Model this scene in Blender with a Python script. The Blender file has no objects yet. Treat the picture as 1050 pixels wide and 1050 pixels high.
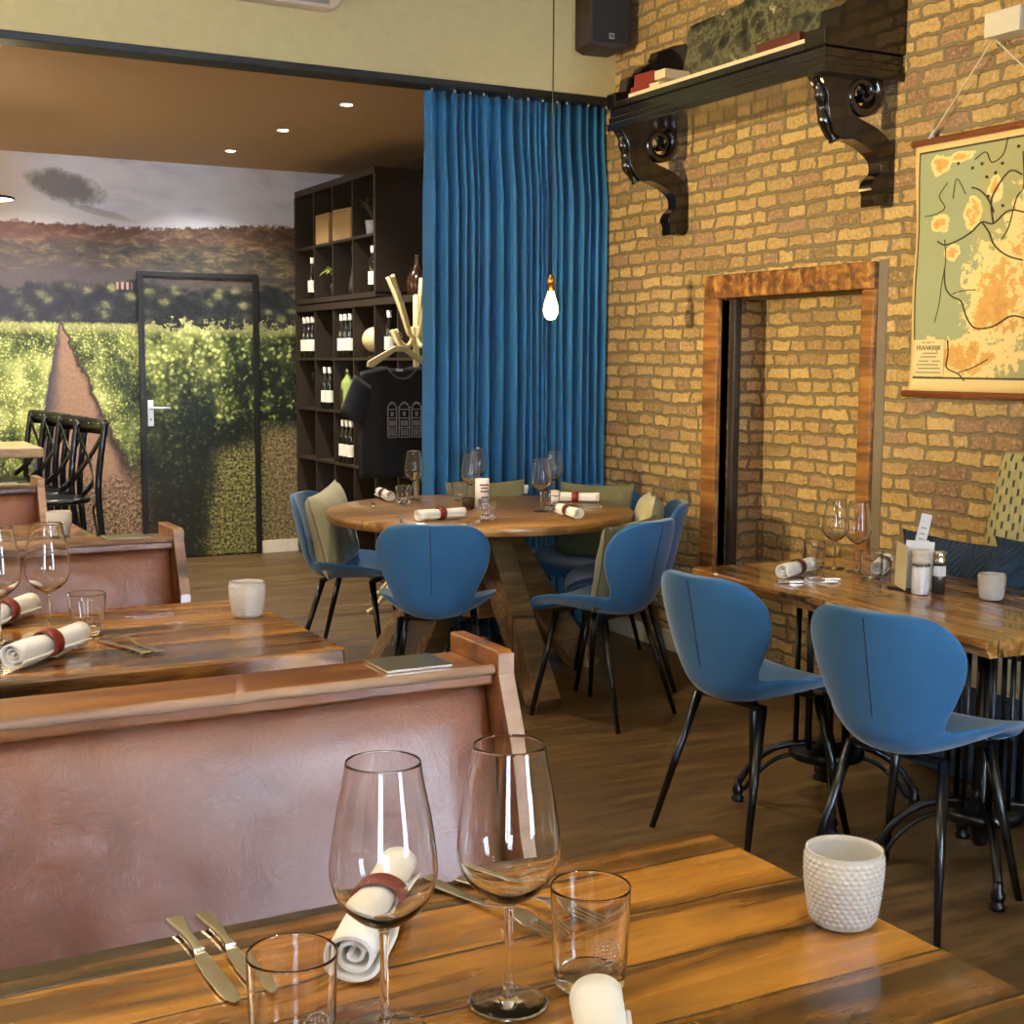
import bpy, bmesh, math, random
from mathutils import Vector, Matrix, Euler, noise as mnoise
random.seed(7)
PI = math.pi
SC = bpy.context.scene
COL = SC.collection

# ------------------------------------------------------------------ colour and node helpers
def lin(r, g, b):
    def f(c):
        c /= 255.0
        return c / 12.92 if c <= 0.04045 else ((c + 0.055) / 1.055) ** 2.4
    return (f(r), f(g), f(b), 1.0)

class NT:
    """small expression builder over a material's node tree"""
    def __init__(s, name):
        s.m = bpy.data.materials.new(name); s.m.use_nodes = True
        s.t = s.m.node_tree; s.t.nodes.clear()
        s.out = s.t.nodes.new('ShaderNodeOutputMaterial')
    def n(s, typ, **kw):
        nd = s.t.nodes.new(typ)
        for k, v in kw.items(): setattr(nd, k, v)
        return nd
    def link(s, sock, v):
        if isinstance(v, bpy.types.NodeSocket): s.t.links.new(v, sock)
        else: sock.default_value = v
    def math(s, op, a, b=0.0, c=None, clamp=False):
        nd = s.n('ShaderNodeMath', operation=op, use_clamp=clamp)
        s.link(nd.inputs[0], a); s.link(nd.inputs[1], b)
        if c is not None: s.link(nd.inputs[2], c)
        return nd.outputs[0]
    def add(s, a, b): return s.math('ADD', a, b)
    def sub(s, a, b): return s.math('SUBTRACT', a, b)
    def mul(s, a, b): return s.math('MULTIPLY', a, b)
    def mn(s, a, b): return s.math('MINIMUM', a, b)
    def mx(s, a, b): return s.math('MAXIMUM', a, b)
    def step(s, a, b, x):            # smooth step from 0 at a to 1 at b
        nd = s.n('ShaderNodeMapRange', interpolation_type='SMOOTHSTEP')
        s.link(nd.inputs['Value'], x); s.link(nd.inputs['From Min'], a); s.link(nd.inputs['From Max'], b)
        return nd.outputs[0]
    def rng(s, x, a, b, c, d):
        nd = s.n('ShaderNodeMapRange')
        s.link(nd.inputs['Value'], x)
        for i, v in zip(('From Min', 'From Max', 'To Min', 'To Max'), (a, b, c, d)): s.link(nd.inputs[i], v)
        return nd.outputs[0]
    def mix(s, fac, a, b, blend='MIX'):
        nd = s.n('ShaderNodeMix', data_type='RGBA', blend_type=blend)
        s.link(nd.inputs[0], fac); s.link(nd.inputs[6], a); s.link(nd.inputs[7], b)
        return nd.outputs[2]
    def xyz(s, v):
        nd = s.n('ShaderNodeSeparateXYZ'); s.link(nd.inputs[0], v); return nd.outputs
    def vec(s, x, y, z):
        nd = s.n('ShaderNodeCombineXYZ')
        for i, v in enumerate((x, y, z)): s.link(nd.inputs[i], v)
        return nd.outputs[0]
    def pos(s): return s.n('ShaderNodeNewGeometry').outputs['Position']
    def obj(s): return s.n('ShaderNodeTexCoord').outputs['Object']
    def gen(s): return s.n('ShaderNodeTexCoord').outputs['Generated']
    def noise(s, v, scale, detail=4, rough=.55, dist=0.0, col=False):
        nd = s.n('ShaderNodeTexNoise'); s.link(nd.inputs['Vector'], v)
        s.link(nd.inputs['Scale'], scale); nd.inputs['Detail'].default_value = detail
        nd.inputs['Roughness'].default_value = rough; nd.inputs['Distortion'].default_value = dist
        return nd.outputs['Color' if col else 'Fac']
    def vor(s, v, scale, feature='F1', out='Distance'):
        nd = s.n('ShaderNodeTexVoronoi', feature=feature); s.link(nd.inputs['Vector'], v)
        s.link(nd.inputs['Scale'], scale)
        return nd.outputs[out]
    def ramp(s, fac, stops, interp='LINEAR'):
        nd = s.n('ShaderNodeValToRGB'); s.link(nd.inputs[0], fac)
        cr = nd.color_ramp; cr.interpolation = interp
        while len(cr.elements) < len(stops): cr.elements.new(.5)
        for e, (p, c) in zip(cr.elements, stops): e.position = p; e.color = c
        return nd.outputs[0]
    def bump(s, h, strength=.5, dist=.01):
        nd = s.n('ShaderNodeBump'); s.link(nd.inputs['Height'], h)
        nd.inputs['Strength'].default_value = strength; nd.inputs['Distance'].default_value = dist
        return nd.outputs[0]
    def bsdf(s, **kw):
        b = s.n('ShaderNodeBsdfPrincipled')
        for k, v in kw.items(): s.link(b.inputs[k.replace('_', ' ')], v)
        s.t.links.new(b.outputs[0], s.out.inputs[0])
        return s.m

def plain(name, rgb, rough=.5, metal=0.0, **kw):
    t = NT(name)
    n = t.noise(t.obj(), 18, 3)
    c = lin(*rgb); d = tuple(x * .82 for x in c[:3]) + (1,)
    return t.bsdf(Base_Color=t.mix(n, d, c), Roughness=rough, Metallic=metal, **kw)

# ------------------------------------------------------------------ materials
def brick_mat():
    t = NT('old_brick')
    x, y, z = t.xyz(t.pos())
    u0 = t.add(y, x)
    base = t.vec(u0, z, 0.0)
    w1 = t.sub(t.noise(base, 1.1, 2), .5)
    z1 = t.add(z, t.mul(w1, .05))
    row = t.math('FLOOR', t.math('DIVIDE', z1, .063))
    ln = t.noise(t.vec(t.mul(u0, 2.2), t.mul(row, 7.31), 3.0), 1.0, 1)
    u1 = t.add(u0, t.mul(ln, .16))
    w2 = t.n('ShaderNodeTexNoise'); t.link(w2.inputs['Vector'], base); w2.inputs['Scale'].default_value = 17; w2.inputs['Detail'].default_value = 3
    wx, wy, wz = t.xyz(w2.outputs['Color'])
    u2 = t.add(u1, t.mul(t.sub(wx, .5), .05)); z2 = t.add(z1, t.mul(t.sub(wy, .5), .034))
    b = t.n('ShaderNodeTexBrick'); b.offset = .5; b.squash = .72; b.squash_frequency = 3
    t.link(b.inputs['Vector'], t.vec(u2, z2, 0.0))
    for k, v in (('Scale', 1.0), ('Mortar Size', .0105), ('Mortar Smooth', .6), ('Brick Width', .165), ('Row Height', .063)): b.inputs[k].default_value = v
    b.inputs['Color1'].default_value = (0, 0, 0, 1); b.inputs['Color2'].default_value = (1, 1, 1, 1); b.inputs['Mortar'].default_value = (.5, .5, .5, 1)
    rnd = t.xyz(b.outputs['Color'])[0]; mor = b.outputs['Fac']
    big = t.noise(base, .9, 3)
    fac = t.add(t.mul(rnd, .62), t.add(t.mul(big, .34), t.mul(t.step(4.5, 3.6, y), .10)))
    bc = t.ramp(fac, [(0, lin(92, 74, 54)), (.2, lin(140, 114, 76)), (.38, lin(184, 154, 96)), (.52, lin(160, 128, 84)), (.64, lin(198, 166, 108)), (.78, lin(154, 120, 90)), (1, lin(108, 80, 70))])
    fine = t.noise(base, 60, 5, .7)
    bc = t.mix(t.mul(t.step(.5, .72, fine), .65), bc, lin(222, 200, 156))
    bc = t.mix(t.mul(t.step(.48, .3, fine), .65), bc, lin(76, 56, 40))
    mc = t.mix(t.noise(base, 40, 4), lin(104, 92, 70), lin(142, 126, 98))
    col = t.mix(mor, bc, mc)
    h = t.add(t.mul(t.math('SUBTRACT', 1.0, mor), 1.0), t.mul(t.noise(base, 45, 5, .65), .75))
    return t.bsdf(Base_Color=col, Roughness=.82, Normal=t.bump(h, .75, .013))

def floor_mat():
    t = NT('brown_plank_floor')
    x, y, z = t.xyz(t.pos())
    pl = t.math('FLOOR', t.math('DIVIDE', y, .19))
    st = t.noise(t.vec(t.mul(x, 1.2), t.mul(y, 9), t.mul(pl, 3.7)), 2.2, 6, .6, .8)
    b = t.n('ShaderNodeTexBrick'); b.offset = .37
    t.link(b.inputs['Vector'], t.pos())
    for k, v in (('Scale', 1.0), ('Mortar Size', .0015), ('Brick Width', 1.35), ('Row Height', .19)): b.inputs[k].default_value = v
    b.inputs['Color1'].default_value = (0, 0, 0, 1); b.inputs['Color2'].default_value = (1, 1, 1, 1)
    r = t.xyz(b.outputs['Color'])[0]
    c = t.ramp(st, [(.25, lin(56, 41, 22)), (.5, lin(90, 68, 39)), (.75, lin(124, 99, 60))])
    c = t.mix(t.mul(r, .3), c, lin(66, 44, 24))
    c = t.mix(b.outputs['Fac'], c, lin(40, 26, 14))
    return t.bsdf(Base_Color=c, Roughness=.42, Normal=t.bump(st, .15, .004))

def table_wood(name, dark, mid, light, along='x', plank=.115, rough=.22, coat=.6, streak=1.0):
    t = NT(name)
    x, y, z = t.xyz(t.pos())
    a, c = (x, y) if along == 'x' else (y, x)
    w = t.mul(t.sub(t.noise(t.pos(), 3, 2), .5), .02)
    c2 = t.add(t.add(c, w), .017)
    pid = t.math('FLOOR', t.math('DIVIDE', c2, plank))
    fr = t.math('FRACT', t.math('DIVIDE', c2, plank))
    g = t.noise(t.vec(t.mul(a, 1.3), t.mul(c, 11.0), t.add(t.mul(pid, 5.3), t.mul(z, 12))), 1.6, 6, .55, .9)
    g2 = t.noise(t.vec(t.mul(a, .9), t.mul(c, 7.0), t.mul(pid, 2.1)), 2.0, 3, .5, .5)
    k = t.noise(t.vec(t.mul(pid, 9.7), 2.0, 1.0), 1.0, 0)
    f = t.add(t.add(t.mul(g, .55), t.mul(g2, .45 * streak)), t.mul(t.sub(k, .5), .34))
    col = t.ramp(f, [(.39, dark), (.49, mid), (.60, light), (.80, mid)])
    seam = t.math('MULTIPLY', t.step(.0, .03, fr), t.step(1.0, .97, fr))
    col = t.mix(seam, tuple(v * .35 for v in dark[:3]) + (1,), col)
    speck = t.step(.74, .8, t.noise(t.pos(), 55, 2))
    col = t.mix(t.mul(speck, .35), col, light)
    h = t.add(t.mul(seam, .6), t.mul(g, .3))
    return t.bsdf(Base_Color=col, Roughness=t.rng(g, .3, .7, rough, rough + .12), Coat_Weight=coat, Coat_Roughness=.05, Normal=t.bump(h, .35, .003))

def leather_mat():
    t = NT('brown_leather')
    p = t.obj()
    big = t.noise(p, 3.0, 4, .6)
    cre = t.noise(p, 22, 6, .7, 1.6)
    c = t.ramp(big, [(.3, lin(98, 50, 22)), (.55, lin(120, 64, 30)), (.75, lin(140, 80, 40))])
    fol = t.noise(t.mix(.12, p, t.noise(p, 5, 3, .5, 0, True), 'ADD'), 13, 8, .74, .9)
    c = t.mix(t.mul(t.step(.5, .72, fol), .35), c, lin(78, 38, 20))
    h = t.add(t.mul(cre, .5), t.mul(t.math('ABSOLUTE', t.sub(fol, .5)), 2.2))
    return t.bsdf(Base_Color=c, Roughness=t.rng(cre, .3, .7, .30, .44), Specular_IOR_Level=.75, Coat_Weight=.45, Coat_Roughness=.30, Normal=t.bump(h, .62, .0045))

def fabric_mat(name, c0, c1, scale=220, rough=.9, sheen=.35):
    t = NT(name)
    p = t.obj()
    n = t.noise(p, scale, 2); m = t.noise(p, 6, 4)
    c = t.mix(t.add(t.mul(n, .5), t.mul(m, .5)), c0, c1)
    return t.bsdf(Base_Color=c, Roughness=rough, Sheen_Weight=sheen, Sheen_Roughness=.4, Normal=t.bump(n, .25, .0015))

def glass_mat(name='clear_glass', tint=(1, 1, 1, 1), rough=0.0):
    t = NT(name)
    n = t.noise(t.obj(), 30, 1)
    return t.bsdf(Base_Color=tint, Roughness=rough, Transmission_Weight=1.0, IOR=1.47, Normal=t.bump(n, .01, .0005))

def mural_mat():
    """the vineyard photo wallpaper, drawn by nodes on the wall's own x and z"""
    t = NT('vineyard_wallpaper')
    x, y, z = t.xyz(t.pos())
    P = t.vec(x, z, 0.0)
    n1 = t.noise(P, 3.2, 6, .62); n2 = t.noise(P, 11, 5, .65); n3 = t.noise(P, 38, 4, .65)
    leafA = t.vor(t.vec(t.add(x, t.mul(n3, .03)), t.add(z, t.mul(n2, .05)), 0.0), 30)
    leafB = t.vor(t.vec(t.add(x, t.mul(n3, .05)), t.add(z, t.mul(n2, .08)), 4.0), 17)
    leafC = t.vor(P, 60)
    sh = lambda v, amt: t.mul(t.sub(v, .5), amt)
    # sky with cloud
    cl = t.noise(t.vec(t.mul(x, 1.0), t.mul(z, 2.6), 1.0), 2.2, 6, .6, .6)
    sky = t.ramp(cl, [(.3, lin(192, 196, 218)), (.5, lin(218, 222, 238)), (.7, lin(228, 228, 238))])
    sky = t.mix(t.step(1.75, 1.2, x), sky, lin(196, 178, 166))
    cx = t.math('DIVIDE', t.sub(x, 1.76), .27); cz = t.math('DIVIDE', t.sub(t.add(z, t.mul(t.sub(x, 1.76), .18)), 2.655), .115)
    r = t.add(t.add(t.mul(cx, cx), t.mul(cz, cz)), sh(n2, 1.6))
    sky = t.mix(t.mul(t.step(1.25, .35, r), .85), sky, lin(104, 98, 100))
    cz2 = t.math('DIVIDE', t.sub(t.add(z, t.mul(t.sub(x, 2.0), .2)), 2.49), .03); cx2 = t.math('DIVIDE', t.sub(x, 2.0), .24)
    r2 = t.add(t.add(t.mul(cx2, cx2), t.mul(cz2, cz2)), sh(n2, 1.5))
    sky = t.mix(t.mul(t.step(1.2, .3, r2), .6), sky, lin(128, 122, 124))
    sky = t.mix(t.mul(t.step(2.55, 2.42, z), .45), sky, lin(208, 200, 198))
    # ridges
    h1 = t.add(2.405, t.add(sh(n2, .10), t.add(t.mul(t.step(2.5, 3.2, x), .05), sh(n3, .08))))
    h2 = t.add(2.285, t.add(sh(n1, .10), sh(n2, .06)))
    h3 = t.add(1.985, t.add(sh(n1, .30), sh(n2, .12)))
    left = t.step(2.6, 1.3, x); right = t.step(2.3, 3.1, x)
    ta = t.noise(t.vec(t.mul(x, 5.0), t.mul(z, 13.0), 2.0), 1.6, 7, .66, .5)
    tb = t.noise(t.vec(t.mul(x, 7.0), t.mul(z, 10.0), 7.0), 1.7, 6, .68, .4)
    cr = t.vor(t.vec(t.add(x, sh(n2, .1)), t.add(t.mul(z, 1.25), sh(n3, .05)), 3.0), 8.0)
    crown = t.step(.62, .1, cr)
    ridge = t.ramp(ta, [(.3, lin(58, 44, 38)), (.5, lin(94, 74, 60)), (.68, lin(146, 120, 88))])
    ridge = t.mix(t.mul(left, .5), ridge, lin(132, 88, 82))
    mid = t.ramp(ta, [(.36, lin(48, 46, 46)), (.52, lin(78, 70, 58)), (.64, lin(124, 108, 74)), (.76, lin(170, 150, 104))])
    band = t.step(.1, .75, t.rng(z, h3, h2, 0.0, 1.0))
    mid = t.mix(t.mul(t.math('SUBTRACT', 1.0, band), t.math('SUBTRACT', 1.0, t.mul(right, .75))), mid, t.mix(tb, lin(58, 54, 60), lin(92, 84, 78)))
    mid = t.mix(t.mul(left, .3), mid, lin(112, 96, 100))
    low = t.ramp(t.add(t.mul(tb, .7), t.mul(crown, .32)), [(.34, lin(28, 30, 34)), (.54, lin(62, 62, 52)), (.66, lin(112, 112, 74)), (.8, lin(160, 154, 98))])
    low = t.mix(t.mul(left, .4), low, lin(74, 72, 84))
    img = t.mix(t.step(t.add(h1, .012), t.sub(h1, .012), z), sky, ridge)
    img = t.mix(t.step(t.add(h2, .02), t.sub(h2, .02), z), img, mid)
    img = t.mix(t.step(t.add(h3, .03), t.sub(h3, .03), z), img, low)
    # vine rows
    dep = t.math('SUBTRACT', 1.72, z)
    xb = t.add(t.add(1.70, t.mul(dep, .42)), sh(n2, .12)); xl = t.add(t.sub(1.69, t.mul(dep, .20)), sh(n2, .05))
    near = t.step(2.0, 2.5, x)
    Pd = t.vec(t.add(x, t.mul(n3, .05)), t.add(z, t.mul(n2, .06)), 4.0)
    rA = t.xyz(t.vor(Pd, 26, 'F1', 'Color'))[0]; rB = t.xyz(t.vor(t.vec(x, t.mul(z, .6), 2.0), 62, 'F1', 'Color'))[0]
    lfn = t.add(t.mul(t.mul(rA, t.step(.75, .15, leafA)), near), t.mul(t.mul(rB, t.step(.7, .1, leafC)), t.math('SUBTRACT', 1.0, near)))
    patch = t.noise(t.vec(x, t.mul(z, .8), 5.0), 4.5, 5, .62)
    rad = t.add(t.mul(t.sub(x, 2.45), .55), t.mul(t.sub(1.7, z), .75))
    shade = t.step(-.1, .85, rad)
    g = t.add(t.add(t.mul(lfn, .55), t.mul(t.sub(patch, .5), 1.5)), t.sub(.42, t.mul(shade, .42)))
    vine = t.ramp(g, [(.05, lin(24, 30, 22)), (.25, lin(60, 70, 40)), (.45, lin(120, 128, 68)), (.65, lin(182, 184, 108)), (.9, lin(230, 226, 156))])
    vine = t.mix(t.mul(t.step(.10, .02, dep), .5), vine, lin(186, 182, 118))
    path = t.mix(n3, lin(116, 84, 68), lin(176, 140, 112)); path = t.mix(t.step(t.add(xl, .0), t.add(xl, t.add(.02, t.mul(dep, .22))), x), lin(64, 60, 74), path)
    path = t.mix(t.step(t.sub(xb, t.mul(dep, .10)), xb, x), path, lin(60, 46, 44))
    litter = t.mix(t.step(.4, .64, t.noise(P, 42, 6, .8)), lin(52, 38, 34), lin(178, 146, 110))
    grass = t.mix(t.step(.42, .62, t.noise(P, 48, 6, .8)), lin(26, 26, 16), lin(158, 150, 90))
    vtop = t.add(1.715, t.add(t.mul(t.add(sh(n2, .34), sh(n3, .16)), t.step(2.2, 2.4, x)), sh(n3, .06)))
    field = t.mix(t.step(xb, t.add(xb, .03), x), path, vine)
    field = t.mix(t.step(t.add(xl, .01), t.sub(xl, .01), x), field, vine)
    # ground under the rows
    gz = t.add(t.add(.62, t.mul(t.step(2.3, 3.2, x), .30)), sh(n1, .45))
    dark = t.mul(t.step(2.18, 2.36, t.add(x, sh(n2, .15))), t.step(2.78, 2.60, t.add(x, t.add(sh(n2, .2), t.mul(z, -.12)))))
    grd = t.mix(t.step(2.45, 2.7, x), litter, grass)
    grd = t.mix(t.mul(t.step(3.05, 3.3, x), .5), grd, litter)
    grd = t.mix(t.mul(dark, .85), grd, lin(30, 30, 24))
    field = t.mix(t.step(t.add(gz, .08), t.sub(gz, .08), z), field, grd)
    field = t.mix(t.mul(t.mul(dark, t.step(1.35, .8, z)), .8), field, t.mix(t.step(.3, .1, leafB), lin(24, 28, 22), lin(58, 72, 34)))
    img = t.mix(t.step(t.add(vtop, .012), t.sub(vtop, .012), z), img, field)
    hx = t.mul(t.step(2.085, 2.095, x), t.step(2.205, 2.195, x)); hz = t.mul(t.step(1.955, 1.965, z), t.step(2.015, 2.005, z))
    img = t.mix(t.mul(t.mul(hx, hz), t.step(.45, .55, t.math('FRACT', t.mul(x, 28)))), img, lin(176, 136, 126))
    return t.bsdf(Base_Color=img, Roughness=.5, Specular_IOR_Level=.3)

M = {}
M['brick'] = brick_mat()
M['floor'] = floor_mat()
M['mural'] = mural_mat()
M['table'] = table_wood('lacquered_plank_wood', lin(40, 23, 8), lin(108, 68, 20), lin(176, 118, 40), plank=.105, rough=.2, coat=.5)
M['brick_table'] = table_wood('live_edge_wood', lin(58, 34, 12), lin(124, 82, 34), lin(180, 128, 62), along='y', plank=.16)
M['oak'] = table_wood('round_table_oak', lin(122, 84, 38), lin(160, 114, 54), lin(188, 144, 76), along='x', plank=.16, rough=.32, coat=.25, streak=.6)
M['oak_leg'] = table_wood('oak_trestle', lin(104, 76, 44), lin(138, 106, 66), lin(160, 128, 84), along='x', plank=.3, rough=.5, coat=0, streak=.6)
M['booth_wood'] = table_wood('booth_wood', lin(84, 44, 14), lin(122, 70, 26), lin(148, 92, 40), along='x', plank=.5, rough=.3, coat=.4)
M['post_wood'] = table_wood('booth_edge_wood', lin(122, 88, 66), lin(156, 120, 94), lin(174, 140, 112), along='x', plank=.5, rough=.4, coat=.3)
M['pale_wood'] = table_wood('high_table_wood', lin(122, 94, 56), lin(160, 130, 84), lin(190, 160, 112), along='x', plank=.14, rough=.35, coat=.2)
M['lintel'] = table_wood('old_door_timber', lin(84, 50, 18), lin(140, 92, 38), lin(192, 144, 80), along='x', plank=3.1, rough=.6, coat=0)
M['lintel_v'] = table_wood('old_door_timber_upright', lin(92, 56, 20), lin(142, 92, 38), lin(176, 124, 60), along='y', plank=.6, rough=.6, coat=0)
M['leather'] = leather_mat()
M['blue'] = fabric_mat('blue_upholstery', lin(28, 76, 116), lin(46, 102, 144))
M['curtain'] = fabric_mat('blue_curtain_cloth', lin(24, 92, 138), lin(40, 118, 168), 300, .65, .3)
M['beige'] = fabric_mat('beige_cushion_cloth', lin(150, 144, 112), lin(178, 170, 136))
M['olive'] = fabric_mat('olive_cushion_cloth', lin(96, 96, 66), lin(124, 124, 86))
M['grey_olive'] = fabric_mat('grey_olive_cushion_cloth', lin(74, 74, 58), lin(98, 98, 78))
M['napkin'] = fabric_mat('white_napkin_cloth', lin(226, 222, 214), lin(244, 242, 238), 300, .85, .2)
M['black_cloth'] = fabric_mat('black_cotton', lin(20, 19, 20), lin(30, 28, 28))
M['ring'] = plain('red_leather_ring', (124, 34, 22), .4)
M['ring_brown'] = plain('dark_red_leather_ring', (88, 36, 24), .45)
M['glass'] = glass_mat()
M['black_metal'] = plain('black_metal', (16, 16, 19), .28, .3, Specular_IOR_Level=.6)
M['iron'] = plain('black_cast_iron', (13, 13, 15), .35, .4)
M['steel'] = plain('polished_steel', (226, 218, 200), .24, 1.0)
M['chrome'] = plain('brushed_door_metal', (214, 216, 220), .4, .2)
M['cream_wall'] = plain('cream_painted_plaster', (204, 190, 142), .85)
M['back_ceiling'] = plain('brown_painted_ceiling', (206, 170, 128), .7)
M['ceiling'] = plain('pale_ceiling', (206, 196, 170), .9)
M['dark_wall'] = plain('dark_brown_wall', (64, 48, 34), .8)
M['side_wall'] = plain('warm_side_wall', (170, 142, 104), .85)
M['white_trim'] = plain('white_trim', (216, 206, 182), .5)
M['black_trim'] = plain('black_trim', (22, 20, 20), .45)
M['shelf'] = plain('black_brown_shelf', (50, 38, 26), .5)
M['piano'] = plain('black_piano_lacquer', (20, 14, 11), .16, 0.0, Coat_Weight=.6, Coat_Roughness=.08)
M['ivory'] = plain('ivory_keys', (226, 204, 170), .4)
M['red'] = plain('red_cloth_binding', (128, 36, 24), .6)
M['paper'] = plain('white_paper', (240, 238, 236), .7)
M['cream_paper'] = plain('cream_paper', (222, 206, 158), .7)
M['print_grey'] = plain('grey_print', (150, 146, 146), .7)
M['ink'] = plain('dark_map_ink', (66, 60, 44), .7)
M['rod'] = plain('brown_map_rod', (132, 74, 34), .4)
M['string'] = plain('white_string', (214, 204, 190), .8)
M['white_wood'] = plain('white_block', (216, 208, 190), .5)
M['coat_stand'] = plain('cream_lacquer', (224, 206, 150), .3)
M['hanger'] = plain('pale_hanger_wood', (206, 184, 130), .45)
M['bottle'] = plain('dark_bottle_glass', (20, 19, 14), .12, 0.0, Specular_IOR_Level=.7)
M['label'] = plain('white_bottle_label', (232, 228, 208), .6)
M['green_bottle'] = plain('green_siphon_glass', (150, 164, 84), .2)
M['brown_glass'] = plain('brown_glass', (62, 38, 16), .15)
M['box_wood'] = plain('pale_box_wood', (176, 142, 92), .6)
M['leaf'] = plain('pale_green_leaf', (150, 168, 76), .6)
M['dark_leaf'] = plain('dark_dried_leaf', (54, 46, 36), .7)
M['speaker'] = plain('dark_speaker_cabinet', (52, 42, 42), .6)
M['badge'] = plain('pale_badge', (170, 176, 190), .35)
M['salt'] = plain('white_salt', (236, 232, 228), .6, 0.0, Coat_Weight=.9, Coat_Roughness=.05)
M['pepper'] = plain('peppercorns', (40, 34, 30), .7, 0.0, Coat_Weight=.9, Coat_Roughness=.05)
M['unit_white'] = plain('white_plastic', (222, 208, 190), .4)
M['wax'] = plain('white_wax', (240, 232, 216), .5, 0.0, Subsurface_Weight=.3)
M['gold'] = plain('brass_socket', (160, 116, 56), .3, .9)
M['bench_blue'] = fabric_mat('dark_blue_velvet', lin(6, 36, 58), lin(10, 50, 76), 120, .8, .2)
M['bench_cream'] = fabric_mat('cream_bench_cloth', lin(176, 160, 116), lin(206, 190, 144))
M['post_dark'] = plain('dark_timber_post', (44, 32, 24), .6)
M['stone_fill'] = plain('grey_cement_strip', (124, 112, 96), .9)
M['platform'] = table_wood('platform_boards', lin(60, 40, 22), lin(92, 66, 40), lin(112, 84, 54), plank=.19, rough=.45, coat=0)

def candle_glass():
    t = NT('hobnail_glass')
    n = t.noise(t.obj(), 20, 2)
    return t.bsdf(Base_Color=t.mix(n, lin(244, 240, 234), lin(253, 251, 248)), Roughness=.22, Transmission_Weight=.62, IOR=1.40)
M['hobnail'] = candle_glass()

def emit(name, rgb, s):
    t = NT(name)
    e = t.n('ShaderNodeEmission'); e.inputs[0].default_value = rgb; e.inputs[1].default_value = s
    t.t.links.new(e.outputs[0], t.out.inputs[0]); return t.m
M['filament'] = emit('glowing_filament', (1, .66, .28, 1), 60)
M['spot_glow'] = emit('lit_downlight', (1, .93, .8, 1), 14)
M['shade_glow'] = emit('lit_lamp_diffuser', (1, .82, .36, 1), 5)

def bulb_glass():
    t = NT('amber_bulb_glass')
    n = t.noise(t.obj(), 20, 1)
    return t.bsdf(Base_Color=t.mix(n, (1, .78, .42, 1), (1, .84, .5, 1)), Roughness=.3, Transmission_Weight=.8, IOR=1.1, Emission_Color=(1, .66, .26, 1), Emission_Strength=3.2)
M['bulb'] = bulb_glass()

def map_mat():
    t = NT('school_map_print')
    x, y, z = t.xyz(t.obj())        # sheet lies in local y (across) and z (up)
    P = t.vec(y, z, 0.0)
    n = t.noise(P, 6, 6, .62); n2 = t.noise(P, 26, 5, .65)
    def blob(cy, cz, ry, rz):
        a = t.math('DIVIDE', t.sub(y, cy), ry); b = t.math('DIVIDE', t.sub(z, cz), rz)
        return t.math('SUBTRACT', 1.0, t.add(t.mul(a, a), t.mul(b, b)))
    H = None
    for b in ((-.43, .36, .17, .21), (-.30, .14, .26, .085), (-.12, .15, .10, .07), (-.14, .64, .05, .035), (-.30, .67, .04, .06), (-.20, .53, .04, .03), (-.62, .48, .2, .3), (-.13, .86, .05, .04), (-.24, .88, .07, .02), (-.4, .74, .04, .05)):
        v = blob(*b); H = v if H is None else t.mx(H, v)
    h = t.add(H, t.add(t.mul(t.sub(n, .5), 2.6), t.mul(t.sub(n2, .5), 2.8)))
    sea = t.mix(t.noise(P, 3, 2), lin(142, 152, 118), lin(158, 164, 126))
    land = t.mix(n, lin(150, 150, 106), lin(168, 166, 116))
    coast = t.step(.1, .16, t.add(t.sub(t.mul(y, -1.0), .2), t.mul(t.sub(n, .5), .25)))
    base = t.mix(coast, sea, land)
    c = t.mix(t.step(.0, .12, h), base, lin(226, 196, 128))
    c = t.mix(t.step(.62, .8, h), c, lin(206, 156, 80))
    c = t.mix(t.mul(t.step(1.1, 1.4, h), .5), c, lin(176, 118, 56))
    edge = t.mul(t.mul(t.step(.028, .030, t.mul(y, -1.0)), t.step(.062, .064, z)), t.step(.912, .910, z))
    line = t.mul(t.mul(t.step(.021, .022, t.mul(y, -1.0)), t.step(.055, .056, z)), t.step(.919, .918, z))
    c = t.mix(line, lin(226, 198, 140), lin(60, 50, 36)); 
    c = t.mix(edge, c, t.mix(t.step(.0, .12, h), base, t.mix(t.step(.62, .8, h), lin(228, 202, 140), t.mix(t.mul(t.step(1.1, 1.4, h), .5), lin(206, 156, 80), lin(176, 118, 56)))))
    return t.bsdf(Base_Color=c, Roughness=.45)
M['map'] = map_mat()

def woven_mat():
    t = NT('woven_bench_cloth')
    x, y, z = t.xyz(t.obj())
    col = t.math('FLOOR', t.mul(y, 40))
    ph = t.mul(t.math('MODULO', col, 2.0), .5)
    f = t.math('FRACT', t.add(t.mul(z, 17), ph)); g = t.math('FRACT', t.mul(y, 40))
    m = t.mul(t.mul(t.step(.50, .60, f), t.step(1.0, .90, f)), t.mul(t.step(.28, .40, g), t.step(.78, .66, g)))
    hh = t.add(t.math('ABSOLUTE', t.sub(g, .5)), t.mul(t.math('ABSOLUTE', t.sub(f, .5)), .6))
    c = t.mix(t.noise(t.obj(), 40, 2), lin(168, 158, 104), lin(204, 194, 140))
    c = t.mix(m, c, lin(70, 78, 66))
    return t.bsdf(Base_Color=c, Roughness=.85, Normal=t.bump(t.sub(t.math('SUBTRACT', 1.0, m), t.mul(hh, .8)), .7, .006))
M['woven'] = woven_mat()

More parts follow.
